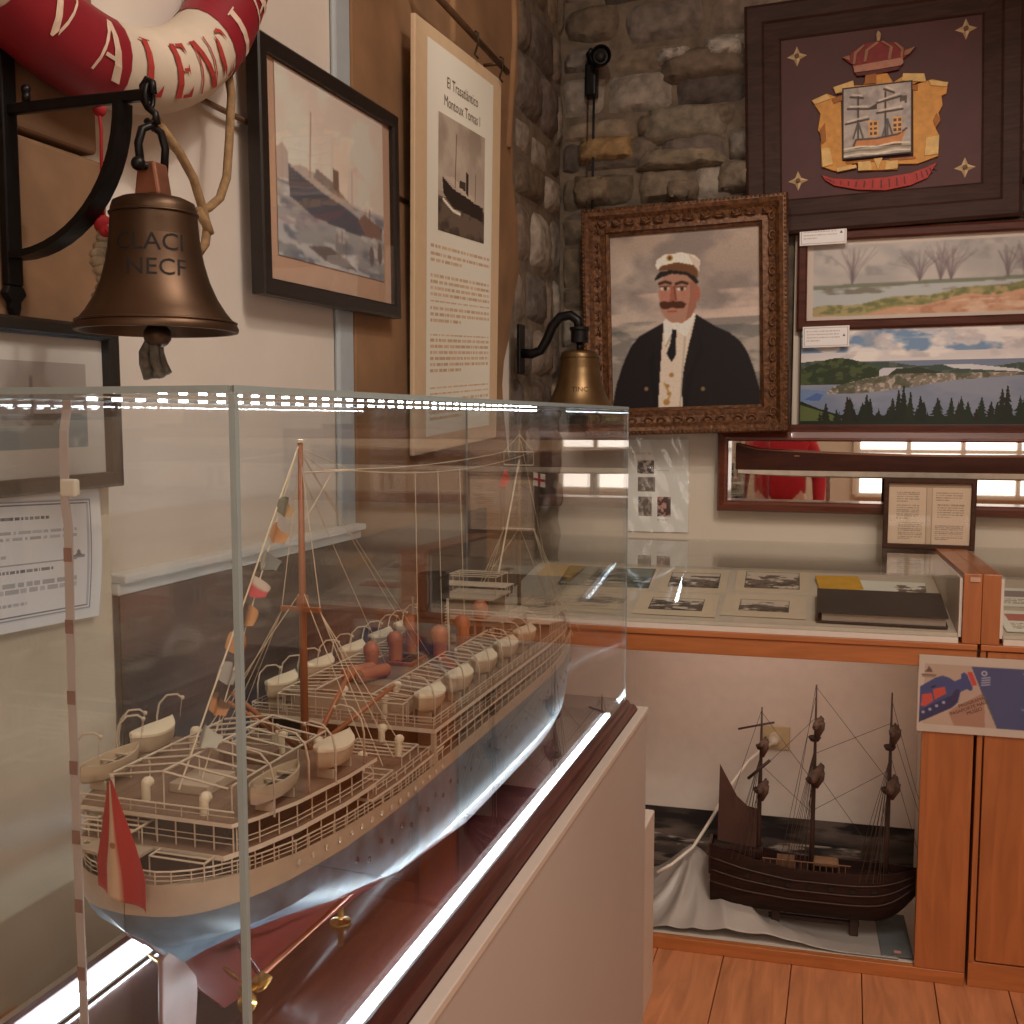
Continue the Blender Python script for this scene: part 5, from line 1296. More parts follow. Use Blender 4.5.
posts('stanchions', .055, .262, D2, D3-.004, .003, .022, (.22, .42))
m = MB()
for i in range(9):
    x = -.082+.0205*i; m.tube([(x, .05, zz_(D2)), (x, .05, zz_(D3-.003))], .0009, 4)
for q in (.25, .45): m.tube([(-.083, .05, zz_(D2+(D3-D2)*q)), (.083, .05, zz_(D2+(D3-D2)*q))], .0006, 4)
m.build('stanchions', creamd, S)
def ladder_awning(name, quad, n, r=.0011, legs=None, ridge=None):
    """open awning frame: two long rails with n cross spars (quad = 4 corner points)"""
    a, b, c, d = [Vector(q) for q in quad]; m = MB()
    m.tube([a, b], r*1.15, 5); m.tube([d, c], r*1.15, 5)
    for i in range(n+1):
        t_ = i/n; m.tube([a.lerp(b, t_), d.lerp(c, t_)], r, 4)
    for q in (legs or []): m.tube(q, r*.8, 4)
    return m.build(name, creamd, S)
def aw(name, x0, x1, s0, s1, z, n, legz, z2=None):
    z2 = z if z2 is None else z2
    lg = [[(x, s, zz_(legz)), (x, s, zz_(zz))] for s in (s0, (s0+s1)/2, s1) for x, zz in ((x0, z), (x1, z2))]
    return ladder_awning(name, ((x0, s0, zz_(z)), (x0, s1, zz_(z)), (x1, s1, zz_(z2)), (x1, s0, zz_(z2))), n, legs=lg)
# terraced awning frames round the stern
aw('awning_frame', -.070, -.010, .020, .062, D2+.017, 4, D2)
aw('awning_frame', .010, .068, .024, .052, D2-.002, 3, 1.083)
aw('awning_frame', -.072, -.045, .022, .05, D2-.004, 3, 1.083)
aw('awning_frame', -.084, -.06, .042, .075, D2+.019, 3, D2)
# poop awning with ridge
Zr, Ze = 1.168, 1.156
m = MB(); s0, s1 = .062, .262
m.tube([(0, s0, zz_(Zr)), (0, s1, zz_(Zr))], .0016, 5)
for sg in (-1, 1):
    m.tube([(sg*.066, s0+.012, zz_(Ze)), (sg*.066, s1, zz_(Ze))], .0015, 5)
    for i in range(9):
        s = s0+.012*0+(s1-s0)*i/8; m.tube([(0, s, zz_(Zr)), (sg*.066, s+.006, zz_(Ze))], .0013, 4)
    for s in (s0+.012, .13, .2, s1): m.tube([(sg*.066, s, zz_(D3)), (sg*.066, s, zz_(Ze))], .0009, 4)
for s in (s0, .12, .18, s1): m.tube([(0, s, zz_(D3)), (0, s, zz_(Zr))], .0009, 4)
m.build('poop_awning_frame', creamd, S)
MB().box(-.022, .022, .10, .15, zz_(D3+.0003), zz_(D3+.010)).build('poop_skylight', cream, S, bevel=.001); MB().box(-.03, .03, .20, .225, zz_(D3+.0003), zz_(D3+.012)).build('deck_locker', deckm, S, bevel=.001)
rail('poop_rail', [(-.084, .049), (.084, .049)], D3, .010, 2, .03)
# well deck awnings forward of the poop
aw('awning_frame', .060, .118, .272, .325, DW+.009, 3, DW); aw('awning_frame', .03, .112, .365, .415, DW+.012, 4, DW); aw('awning_frame', -.112, -.03, .30, .415, DW+.012, 6, DW)
posts('well_rail', .27, .44, DW, DW+.010, .004, .024, (.5, 1.))

# midship block
M0, M1 = .425, 1.10
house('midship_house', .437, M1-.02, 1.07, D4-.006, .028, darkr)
slab('bridge_promenade', M0+.01, M1, 1.0915, .003, .001); slab('boat_deck', M0, M1+.02, D4, .0055, -.001)
posts('stanchions', M0+.004, M1, lambda s: ZT(s)-.002, 1.0885, .003, .030, (.5,)); posts('stanchions', M0+.004, M1, 1.0915, D4-.006, .003, .024, (.3, .55))
for sg in (-1, 1): MB().cbox((sg*.1275, M0+.004, zz_(1.091)), (.006, .007, .044)).build('corner_post', cream, S, bevel=.001)
MB().box(-.124, .124, M0+.012, M0+.016, zz_(1.0875), zz_(1.0878)).box(-.124, .124, M0+.012, M0+.016, zz_(1.0925), zz_(D4-.006)).build('bulkhead', darkr, S)
rail('boat_deck_rail', [(-.128, M1), (-.128, M0+.003), (.128, M0+.003), (.128, M1)], D4, .013, 3, .025)
house('boat_deck_house', .47, .98, D4, D4+.020, 0, cream, .072)
MB().box(-.07, .07, .475, .975, zz_(D4+.0205), zz_(D4+.0225)).build('house_top', deckm, S)
def lad(x0, x1, s0, s1, z, n): return aw('awning_frame', x0, x1, s0, s1, z, n, D4+.001, z+.004)
lad(.088, .040, M0+.012, .70, 1.147, 13); lad(.088, .046, .72, .90, 1.147, 9); lad(-.088, -.040, M0+.012, .70, 1.147, 13); lad(-.088, -.046, .72, .90, 1.147, 9)
aw('awning_frame', .088, -.088, M0-.0, M0+.035, 1.145, 2, D4, 1.145)

# lifeboats
def lifeboat(L, Wd, H, cover=True):
    n = 14; rings = []
    for i in range(n+1):
        u = -1+2*i/n; w = Wd/2*(1-abs(u)**2.6)+.0006; zt = H+.0035*u*u; zk = H*.35*u**4
        rings.append([(w*q, u*L/2, zk+(zt-zk)*k) for q, k in ((1, 1), (.98, .6), (.75, .2), (.08, 0))]+[(-w*q, u*L/2, zk+(zt-zk)*k) for q, k in ((.08, 0), (.75, .2), (.98, .6), (1, 1))]+([(-w*.82, u*L/2, zt), (-w*.7, u*L/2, zt-.008), (w*.7, u*L/2, zt-.008), (w*.82, u*L/2, zt)] if not cover else []))
    o = MB().loft(rings).build('lifeboat', mat('boat_side', (190, 170, 142), .5, var=.08), S, smooth=True, auto=40)
    if cover:
        rr = []
        for i in range(n+1):
            u = -1+2*i/n; w = Wd/2*(1-abs(u)**2.6)*1.04+.0008; zt = H+.0035*u*u
            rr.append([(w, u*L*.505, zt-.002), (w, u*L*.505, zt+.001), (w*.5, u*L*.5, zt+.0035), (0, u*L*.5, zt+.0045), (-w*.5, u*L*.5, zt+.0035), (-w, u*L*.505, zt+.001), (-w, u*L*.505, zt-.002)])
        MB().loft(rr).build('canvas_cover', capm, o, smooth=True, auto=50)
    else:
        for u in (-.5, 0, .5): MB().box(-Wd*.36, Wd*.36, u*L/2-.002, u*L/2+.002, H-.0045, H-.003).build('thwart', cream, o)
        MB().box(-.004, .004, -L*.38, L*.38, H-.0075, H-.006).build('bottom_board', darkr, o)
    return o
covered = None; open_ = None; dav = None
def put_davit(x, s, z, sg, hgt=.052):
    global dav
    if dav is None:
        pts = [(.016, 0, 0), (.016, 0, .028), (.013, 0, .041), (.004, 0, .050), (-.008, 0, .052), (-.014, 0, .049)]
        dav = MB().tube([(q[0]*1.15, 0, q[2]*1.18) for q in pts], .0012, 5).tube([(-.015, 0, .058), (-.012, 0, .036)], .0004, 4).ball((-.016, 0, .058), .0024, 6).build('davit', creamd, S, smooth=True)
        dav.location = (x, s, zz_(z)); dav.scale = (sg, 1, 1)
    else: dup_part(dav, S, (x, s, zz_(z)), scale=(sg, 1, 1))
def put_boat(x, s, z, cov, rz=0., L=.072):
    global covered, open_
    if cov:
        if covered is None: covered = lifeboat(.072, .032, .022, True); covered.location = (x, s, zz_(z)); covered.rotation_euler = (0, 0, rz)
        else: dup_part(covered, S, (x, s, zz_(z)), (0, 0, rz), (1, L/.072, 1))
    else:
        if open_ is None: open_ = lifeboat(.088, .030, .019, False); open_.location = (x, s, zz_(z)); open_.rotation_euler = (0, 0, rz)
        else: dup_part(open_, S, (x, s, zz_(z)), (0, 0, rz))
for s in (.468, .575, .68, .785, .885):
    for sg in (1, -1):
        put_boat(sg*.107, s, D4+.012, True)
        for d in (-.03, .03):
            put_davit(sg*.107, s+d, D4+.001, sg)
            MB().box(sg*.107-.009, sg*.107+.009, s+d*.6-.0015, s+d*.6+.0015, zz_(D4+.0005), zz_(D4+.013)).build('boat_chock', cream, S)
for s, cov, x in ((.105, False, .094), (.205, True, .106), (.105, False, -.094), (.190, True, -.106)):
    put_boat(x, s, D3+.008, cov)
    for d in (-.033, .033):
        put_davit(x, s+d, D3+.001, 1 if x > 0 else -1)
        MB().box(x-.009, x+.009, s+d*.6-.0015, s+d*.6+.0015, zz_(D3+.0005), zz_(D3+.010)).build('boat_chock', cream, S)

# cowls, ventilators, funnel
def cowl_vent(x, s, z, h, r, mt, ang=0., name='cowl_ventilator'):
    m = MB(); m.lathe([(r*.82, 0), (r*.8, h*.8)], 12, (x, s, zz_(z)))
    ca, sa = math.cos(ang), math.sin(ang)
    m.ball((x+ca*r*.3, s+sa*r*.3, zz_(z)+h*.82), r, 10, (1, 1, 1.25))
    m.lathe([(r*.9, 0), (r*1.02, r*.5), (r*.85, r*.5), (r*.6, .0)], 10, (x+ca*r*.75, s+sa*r*.75, zz_(z)+h*.84), Matrix.Rotation(ang, 3, 'Z') @ Matrix.Rotation(PI/2, 3, 'Y'))
    return m.build(name, mt, S, smooth=True, auto=50)
HT = D4+.0225
for x, s, h, r in ((.030, .700, .046, .0115), (-.020, .648, .044, .011), (-.030, .735, .056, .012), (.033, .79, .046, .0115), (.030, .885, .055, .0125), (-.036, .60, .036, .0105), (.02, .62, .0, .0)):
    if h: cowl_vent(x, s, HT, h*.92, r*1.12, cowl, PI/2+.5)
for x in (-.030, -.008):
    MB().lathe([(0, -.028), (.009, -.026), (.0095, -.02), (.0095, .02), (.009, .026), (0, .028)], 14, (x, .545, zz_(HT)+.011), Matrix.Rotation(D(70), 3, 'Z') @ Matrix.Rotation(PI/2, 3, 'Y')).build('deck_tank', cowl, S, smooth=True, auto=40)
m = MB(); m.box(-.03, .012, .635, .69, zz_(HT+.0003), zz_(HT)+.006); sk = m.build('engine_skylight', mat('skylight_red', (150, 84, 62), .5), S, bevel=.001)
for i in range(4):
    for j in range(2): MB().box(-.027+.019*j, -.012+.019*j, .639+.0125*i, .648+.0125*i, zz_(HT)+.0063, zz_(HT)+.0072).build('skylight_pane', funm, sk)
for x, s, z, h in ((.05, .452, D4, .03), (.046, .50, D4, .036), (-.02, .475, D4, .03), (.095, .29, D2, .02), (.112, .355, D2, .022), (.07, .40, D2, .018), (-.05, .35, D2, .022), (.035, .30, D2, .03), (-.03, .075, D3, .02), (.045, .06, D3, .018), (.02, .245, D3, .024), (-.085, .235, D3, .02)):
    cowl_vent(x, s, z, h, .0052, capm, PI/2, 'white_ventilator')
fx, fs0 = 0, .752
rings = []
for z, k in ((HT, 1), (1.262, 1.0)):
    rings.append([(.0245*k*math.cos(2*PI*i/28), fs0+.030*k*math.sin(2*PI*i/28)-.006*(z-HT)/.12, zz_(z)) for i in range(28)])
mid = [tuple(Vector(a).lerp(Vector(b), .30)) for a, b in zip(*rings)]; m2 = [tuple(Vector(a).lerp(Vector(b), .55)) for a, b in zip(*rings)]
m = MB(); m.cm = 1; m.loft([rings[0], mid], cap=False); m.cm = 0; m.loft([mid, m2, rings[1]], cap=False)
inn = [(p[0]*.9, fs0-.006+(p[1]-fs0+.006)*.9, p[2]) for p in rings[1]]; dn = [(p[0], p[1], p[2]-.03) for p in inn]
m.loft([rings[1], inn, dn], cap=False); m.f.append(tuple(range(len(m.v)-28, len(m.v)))); m.mi.append(0)
f = m.build('funnel', [funm, mat('funnel_brown', (92, 62, 46), .5)], S, smooth=True, auto=40)
MB().tube([(.0245*1.03*math.cos(2*PI*i/28), fs0-.0055+.030*1.03*math.sin(2*PI*i/28), zz_(1.258)) for i in range(28)], .0012, 5, closed=True).build('funnel_rim', funm, f)
m = MB()
for x in (-.003, .003): m.tube([(.0265, fs0-.02+x, zz_(HT)), (.0265, fs0-.024+x, zz_(1.19))], .0005, 4)
for k in range(16): m.tube([(.0268, fs0-.023, zz_(HT)+.005*k), (.0268, fs0-.0165, zz_(HT)+.005*k)], .0009, 4)
m.build('funnel_ladder', creamd, f)
for x in (-.030, .030): MB().tube([(x, fs0-.015, zz_(HT)), (x*.95, fs0-.017, zz_(1.225))], .0022, 6).build('steam_pipe', creamd, S)

# bridge
house('bridge_house', .875, 1.02, D4+.0235, 1.165, 0, cream, .070)
MB().box(-.085, .085, .868, 1.02, zz_(1.1655), zz_(1.168)).build('bridge_deck', [cream], S, bevel=.0006)
m = MB()
for i in range(9): m.box(-.066+.0155*i, -.056+.0155*i, .8732, .8748, zz_(1.142), zz_(1.156))
m.build('bridge_windows', darkr, S)
rail('bridge_rail', [(-.084, 1.018), (-.084, .87), (.084, .87), (.084, 1.018)], 1.168, .014, 3, .02)
house('wheelhouse', .90, .985, 1.168, 1.196, 0, mat('wheelhouse_brown', (150, 122, 92), .5), .04)
MB().box(-.05, .05, .893, .99, zz_(1.1965), zz_(1.199)).build('wheelhouse_roof', [cream], S)
aw('awning_frame', -.075, .075, .882, .925, 1.222, 5, 1.168); aw('awning_frame', -.045, .045, .92, .985, 1.232, 3, 1.199)
for k in range(4): aw('awning_frame', -.11+.002*k, .11-.002*k, 1.03+.03*k, 1.052+.03*k, 1.135-.004*k, 8, D4-.01)
# fore deck
house('forecastle_house', 1.14, 1.24, 1.07, 1.093, .04, cream)
aw('awning_frame', -.07, .07, 1.15, 1.30, 1.118, 9, 1.08); aw('awning_frame', -.035, .035, 1.31, 1.40, 1.122, 5, 1.085)
fp = [(B(s)-.002, s) for s in [1.1+.02*i for i in range(19)]]
rail('fore_rail', fp+[(-x, y) for x, y in fp[::-1]], lambda y: ZT(y)-.001, .014, 3, .02)
MB().box(-.012, .012, 1.33, 1.36, zz_(1.082), zz_(1.095)).build('windlass', brownw, S, bevel=.003)

# portholes along the starboard side
ph = None
for k in range(40):
    s = .22+.026*k; s = min(s, 1.27)
    lv = levels(s)
    for row in (0,):
        z = 1.033-.010*(k % 2)
        w = float(np.interp(-z, [-q[1] for q in lv], [q[0] for q in lv]))
        if ph is None:
            ph = MB().lathe([(0, .0006), (.0028, .0006), (.0036, -.001)], 10, (0, 0, 0), Matrix.Rotation(PI/2, 3, 'Y')).build('porthole', mat('port_dark', (24, 26, 30), .3), S); ph.location = (w+.0008, s, zz_(z))
        else: dup_part(ph, S, (w+.0008, s, zz_(z)))
rv = None
for k in range(16):
    s = .12+.022*k
    z = ZT(s)-.009
    if rv is None: rv = MB().ball((0, 0, 0), .0032, 8, (.5, 1, 1)).build('fairlead', creamd, S, smooth=True); rv.location = (B(s)+.0012, s, zz_(z))
    else: dup_part(rv, S, (B(s)+.0012, s, zz_(z)))

# rudder, shafts, screws
MB().prism([(.082, zz_(1.005)), (.048, zz_(.99)), (.046, zz_(.93)), (.058, zz_(.884)), (.098, zz_(.884)), (.104, zz_(.93)), (.1, zz_(.98))], -.003, .003, lambda y, z, x: (x, y, z)).build('rudder', [mat('rudder_grey', (150, 118, 112), .4)], S, bevel=.002)
for sg in (1, -1):
    MB().tube([(sg*.045, .135, zz_(.928)), (sg*.06, .42, zz_(.936))], .0030, 8).build('propeller_shaft', mat('shaft_copper', (176, 110, 84), .35, .7), S, smooth=True)
    MB().tube([(sg*.045, .15, zz_(.929)), (sg*.004, .16, zz_(.965))], .0022, 6).build('shaft_strut', redb, S)
    q = MB().lathe([(0, -.012), (.005, -.006), (.0058, .006), (.004, .012), (0, .012)], 14, (0, 0, 0), Matrix.Rotation(PI/2, 3, 'X')).build('propeller', brass, S, smooth=True, auto=50)
    q.location = (sg*.045, .126, zz_(.928))
    for k in range(3):
        a0 = 2*PI*k/3+.5
        vs = []; n = 8
        for i in range(n+1):
            u = i/n; rr = .004+.028*u; wd = .0095*math.sin(PI*min(1, u*.85+.12)); pit = .9-.5*u
            for sgn in (-1, 1):
                tq = sgn*wd; vs.append((rr*math.cos(a0)-tq*math.cos(pit)*math.sin(a0), tq*math.sin(pit), rr*math.sin(a0)+tq*math.cos(pit)*math.cos(a0)))
        bl = MB().add(vs, [(2*i, 2*i+1, 2*i+3, 2*i+2) for i in range(n)]).build('blade', brass, q, smooth=True, fix=False)
        so = bl.modifiers.new('thickness', 'SOLIDIFY'); so.thickness = .0012; so.offset = 0
for s in (.42, 1.20): MB().lathe([(.014, -.0015), (.014, .002), (.004, .005), (.004, .03)], 16, (0, s, 0)).build('stand_pillar', brass, S, smooth=True, auto=40)

# masts, booms, rigging
AM, FM = .335, 1.200
MB().tube([(0, AM, zz_(D2)), (0, AM, zz_(1.30)), (0, AM+.001, zz_(1.472))], [.0050, .0042, .0030], 10).build('main_mast', brownw, S, smooth=True)
MB().lathe([(.004, 0), (.0048, .001), (.0048, .004), (0, .005)], 12, (0, AM+.001, zz_(1.472))).build('mast_truck', capm, S)
MB().cbox((0, AM-.004, zz_(1.277)), (.052, .007, .006)).build('crosstree', brownw, S, bevel=.001)
MB().cbox((0, AM, zz_(1.284)), (.011, .013, .018)).build('mast_cap', brownw, S, bevel=.002)
MB().tube([(0, FM, zz_(1.075)), (0, FM, zz_(1.29)), (0, FM+.002, zz_(1.478))], [.0042, .0034, .0018], 8).build('fore_mast', mat('fore_spar', (140, 108, 72), .45, var=.15), S, smooth=True)
for z, hl in ((1.437, .030), (1.411, .030), (1.287, .034)):
    MB().tube([(-hl, FM-.004, zz_(z)), (hl, FM-.004, zz_(z))], .0012, 6).build('yard', creamd, S)
MB().tube([(-.004, AM+.01, zz_(1.437)), (.03, AM+.075, zz_(1.437))], .0011, 6).build('antenna_spreader', creamd, S)
for (x, s, z), (x1, s1, z1) in (((.012, AM, D2+.004), (.075, AM+.095, 1.168)), ((-.012, AM, D2+.004), (-.05, AM-.075, 1.19)), ((.012, AM-.006, D2+.004), (.02, AM+.09, 1.19)), ((-.012, AM+.006, D2+.004), (-.085, AM-.03, 1.165))):
    MB().tube([(x, s, zz_(z)), (x1, s1, zz_(z1))], [.0036, .0026], 8).build('cargo_boom', brownw, S, smooth=True)
st = []
top = (0, AM, zz_(1.462)); ctop = lambda sg: (sg*.026, AM-.004, zz_(1.273))
for sg in (-1, 1):
    for k in range(3): st.append([ctop(sg), (sg*(.115-.0*k), AM-.03+.03*k, zz_(D2+.004))])
    st.append([(0, AM, zz_(1.30)), (sg*.118, AM-.06, zz_(D2+.003))]); st.append([top, ctop(sg)])
    for k in range(3): st.append([(sg*.03, FM-.004, zz_(1.287)), (sg*.11, FM-.05+.05*k, zz_(1.08))])
    st.append([(0, FM, zz_(1.47)), (sg*.03, FM-.004, zz_(1.437))]); st.append([(sg*.03, FM-.004, zz_(1.437)), (sg*.03, FM-.004, zz_(1.411))])
st += [[top, (0, .70, zz_(1.14))], [top, (.02, .68, zz_(1.15))], [(0, AM, zz_(1.44)), (-.012, .60, zz_(1.145))], [(0, FM, zz_(1.47)), (0, 1.46, zz_(1.10))], [(0, FM, zz_(1.29)), (0, 1.42, zz_(1.10))], [(.03, FM, zz_(1.287)), (.07, 1.32, zz_(1.10))], [(0, FM-.002, zz_(1.287)), (-.012, 1.0, zz_(1.2))]]
aer = [(.028, AM+.072, 1.437), (-.004, AM+.02, 1.458)]
def sag(a, b, d, n=14): return [(a[0]+(b[0]-a[0])*i/n, a[1]+(b[1]-a[1])*i/n, zz_(a[2]+(b[2]-a[2])*i/n-d*4*(i/n)*(1-i/n))) for i in range(n+1)]
st += [sag((.03, AM+.075, 1.437), (.028, FM-.004, 1.437), .016), sag((.0, AM+.06, 1.438), (-.028, FM-.004, 1.437), .008), sag((.0, AM, 1.466), (.03, AM+.075, 1.437), 0, 2), sag((.0, AM+.002, 1.462), (.012, AM+.04, 1.437), 0, 2), sag((.012, AM+.055, 1.436), (.0, AM+.01, 1.383), .002, 4), sag((.025, .62, 1.428), (.028, .62, 1.13), 0, 2), sag((.02, .72, 1.425), (.02, .735, 1.15), 0, 2), sag((.025, .80, 1.424), (.03, .81, 1.14), 0, 2)]
for q in st: MB().tube(q, .00062, 4, cap=False).build('stay', thread, S)
rp = [(0, FM-.003, zz_(1.462)), (-.004, FM-.06, zz_(1.36)), (-.010, .985, zz_(1.2))]
MB().tube([(0, FM, zz_(1.42)), (.0, FM-.13, zz_(1.215))], .0018, 5).build('rope_ladder', thread, S)
# dressed stay with signal flags from the mast head to the stern
A0, A1 = Vector((0, AM-.004, zz_(1.468))), Vector((0, .085, zz_(1.142)))
B0, B1 = Vector((.0, AM-.016, zz_(1.40))), Vector((.004, .118, zz_(1.142)))
MB().tube([A0, A1], .0011, 5).build('dressing_line', thread, S); MB().tube([A0, B1], .0008, 4).build('dressing_line', thread, S)
cols = [((96, 96, 78), (170, 140, 96)), ((170, 118, 72), (176, 128, 84)), ((176, 176, 160), (110, 112, 108)), ((190, 178, 160), (186, 74, 78)), ((64, 46, 36), (190, 140, 92)), ((180, 126, 80), (180, 126, 80)), ((150, 146, 138), (150, 146, 138)), ((96, 70, 50), (176, 124, 78)), ((140, 140, 132), (180, 176, 160))]
fm_ = pigment('flag_cloth', .8)
for i, (ca, cb) in enumerate(cols):
    t0 = .17+.083*i; P = A0.lerp(A1, t0); dv = (A1-A0).normalized(); n = 6; m = MB(); vs = []; Wf, Hf = .015, .019
    for j in range(n+1):
        for k in range(n+1):
            u, v = j/n, k/n; q = P+dv*(Hf*v)+Vector((.012*u+.004*math.sin(u*6+i), .85*Wf*u, -.012*u+.003*math.sin(u*5+v*3)))
            vs.append(tuple(q)); m.c.append(lin(ca if (v < .5 if i % 2 else u < .5) else cb))
    m.v = vs
    for j in range(n):
        for k in range(n): m.f.append((j*(n+1)+k, j*(n+1)+k+1, (j+1)*(n+1)+k+1, (j+1)*(n+1)+k)); m.mi.append(0)
    m.build('signal_flag', fm_, S, smooth=True, fix=False)
# ensign on its staff at the stern
MB().tube([(-.004, .010, zz_(1.088)), (-.004, -.006, zz_(1.184))], .0013, 6).ball((-.004, -.006, zz_(1.185)), .0022, 6).build('flag_staff', creamd, S, smooth=True)
n1, n2 = 24, 14; m = MB(); vs = []
for j in range(n1+1):
    for k in range(n2+1):
        v, u = j/n1, k/n2           # v down the hanging cloth, u across the stripes
        wdt = .006+.046*min(1, v*1.35)
        x = -.004+.002*v+(u-.42)*wdt+.003*math.sin(u*9)*v; y = -.0075+.004*math.sin(u*7+v*2)*min(1, v*2)-.003*u; z = 1.180-.098*v-.016*u*v+.012*u*(1-v)*.3
        vs.append((x, y, zz_(z))); e_ = (u < .26 or u > .63)
        m.c.append(lin((176, 40, 44) if e_ else (214, 184, 152)))
m.v = vs
for j in range(n1):
    for k in range(n2): m.f.append((j*(n2+1)+k, j*(n2+1)+k+1, (j+1)*(n2+1)+k+1, (j+1)*(n2+1)+k)); m.mi.append(0)
en = m.build('ensign', fm_, S, smooth=True, fix=False)
so = en.modifiers.new('thickness', 'SOLIDIFY'); so.thickness = .0005; so.offset = 0
MB().lathe([(0, .0), (.0030, .0), (.0030, .0008), (0, .0008)], 8, (.0, -.0125, zz_(1.125)), Matrix.Rotation(PI/2, 3, 'X')).build('ensign_crest', mat('crest_brown', (150, 96, 62), .7), S)
# small flags on the fore yards
m = MB(); m.cc = lin((200, 84, 74)); m.add([(-.026, FM-.005, zz_(1.405)), (-.040, FM-.008, zz_(1.372)), (-.030, FM-.006, zz_(1.366)), (-.018, FM-.004, zz_(1.38))], [(0, 1, 2, 3)]); m.build('pennant', fm_, S, fix=False)
m = MB()
for x0_, x1_, z0_, z1_, cc in ((.030, .054, 1.372, 1.398, (216, 206, 190)),):
    m.cc = lin(cc); m.add([(x0_, FM-.005, zz_(z0_)), (x1_, FM-.006, zz_(z0_-.004)), (x1_, FM-.006, zz_(z1_-.004)), (x0_, FM-.005, zz_(z1_))], [(0, 1, 2, 3)])
m.cc = lin((150, 50, 56)); m.add([(.0395, FM-.0062, zz_(1.3705)), (.0445, FM-.0064, zz_(1.3695)), (.0445, FM-.0064, zz_(1.3955)), (.0395, FM-.0062, zz_(1.3965))], [(0, 1, 2, 3)]); m.add([(.030, FM-.0062, zz_(1.3825)), (.054, FM-.0072, zz_(1.3785)), (.054, FM-.0072, zz_(1.3835)), (.030, FM-.0062, zz_(1.3875))], [(0, 1, 2, 3)])
m.build('cross_flag', fm_, S, fix=False)

# ================================================================== THE VISITOR MIRRORED IN THE BOAT CASE
def skin_mesh(name, nodes, edges, m_, parent, lv=2):
    me = bpy.data.meshes.new(name); me.from_pydata([n_[0] for n_ in nodes], edges, []); me.materials.append(m_)
    o = bpy.data.objects.new(name, me); link(o, parent)
    o.modifiers.new('skin', 'SKIN'); sv = me.skin_vertices[0].data
    for i, n_ in enumerate(nodes):
        sv[i].radius = n_[1] if isinstance(n_[1], tuple) else (n_[1], n_[1]); sv[i].use_root = (i == 0)
    o.modifiers['skin'].use_smooth_shade = True
    sb = o.modifiers.new('smooth', 'SUBSURF'); sb.levels = lv; sb.render_levels = lv
    return o
V = thing('person', 'person in a red jumper standing in the room, mirrored in the boat case', 'person', (-.43, -.42, -.025), (0, 0, .1))
skin_ = mat('skin_tone', (206, 156, 128), .5, var=.06)
N = [((0, 0, .95), (.125, .085)), ((0, 0, 1.10), (.135, .095)), ((0, 0, 1.28), (.16, .11)), ((0, -.005, 1.42), (.075, .065)), ((0, 0, 1.49), (.055, .055)), ((0, .02, 1.555), (.066, .082)), ((0, .022, 1.63), (.076, .096)), ((0, .012, 1.70), (.058, .074))]
E_ = [(0, 1), (1, 2), (2, 3), (3, 4), (4, 5), (5, 6), (6, 7)]
for sg in (-1, 1):
    b_ = len(N)
    N += [((sg*.155, -.005, 1.385), .058), ((sg*.235, -.03, 1.12), .042), ((sg*.245, .05, .90), .027), ((sg*.245, .07, .835), (.022, .038))]
    E_ += [(2, b_), (b_, b_+1), (b_+1, b_+2), (b_+2, b_+3)]
    for k, (dy, ln) in enumerate(((.030, .062), (.012, .072), (-.008, .068), (-.026, .054))):
        c_ = len(N); N += [((sg*.245, .072+dy, .80), .0095), ((sg*.242, .078+dy*1.1, .80-ln*.5), .0085), ((sg*.234, .086+dy*1.1, .80-ln), .007)]
        E_ += [(b_+3, c_), (c_, c_+1), (c_+1, c_+2)]
    c_ = len(N); N += [((sg*.235, .105, .83), .0105), ((sg*.228, .122, .80), .009)]; E_ += [(b_+2, c_), (c_, c_+1)]
    c_ = len(N); N += [((sg*.09, 0, .88), .088), ((sg*.1, .012, .50), .056), ((sg*.1, -.015, .10), .038), ((sg*.11, .10, .04), .032)]
    E_ += [(0, c_), (c_, c_+1), (c_+1, c_+2), (c_+2, c_+3)]
skin_mesh('body', N, E_, skin_, V)
jn = [((0, 0, .86), (.178, .128)), ((0, 0, 1.10), (.158, .116)), ((0, 0, 1.28), (.18, .128)), ((0, -.005, 1.405), (.095, .085))]; je = [(0, 1), (1, 2), (2, 3)]
for sg in (-1, 1):
    b_ = len(jn); jn += [((sg*.16, -.005, 1.38), .073), ((sg*.236, -.03, 1.12), .056), ((sg*.245, .045, .915), .040)]; je += [(2, b_), (b_, b_+1), (b_+1, b_+2)]
skin_mesh('red_jumper', jn, je, mat('red_wool', (176, 24, 34), .85, var=.12, scale=60), V)
tn = [((0, 0, .95), (.160, .115))]; te = []
for sg in (-1, 1):
    b_ = len(tn); tn += [((sg*.092, 0, .86), .100), ((sg*.1, .012, .50), .070), ((sg*.1, -.015, .085), .056)]; te += [(0, b_), (b_, b_+1), (b_+1, b_+2)]
skin_mesh('trousers', tn, te, mat('dark_denim', (44, 48, 60), .85, var=.1), V)
for sg in (-1, 1): skin_mesh('shoe', [((sg*.1, -.05, .05), (.045, .042)), ((sg*.105, .04, .045), (.048, .040)), ((sg*.112, .13, .032), (.042, .028))], [(0, 1), (1, 2)], mat('shoe_leather', (40, 30, 26), .5), V)
MB().ball((0, -.008, 1.668), .1, 16, (.86, 1.0, .86)).build('hair', mat('brown_hair', (62, 44, 32), .7, var=.3, scale=80), V, smooth=True)
for sg in (-1, 1):
    MB().ball((sg*.031, .101, 1.612), .0125, 10).build('eye', mat('eye_white', (226, 220, 212), .3, var=.02), V, smooth=True)
    MB().ball((sg*.031, .1115, 1.612), .0055, 8).build('iris', mat('eye_brown', (58, 38, 26), .3), V, smooth=True)
    MB().ball((sg*.079, .015, 1.60), .02, 10, (.4, .7, 1.2)).build('ear', skin_, V, smooth=True)
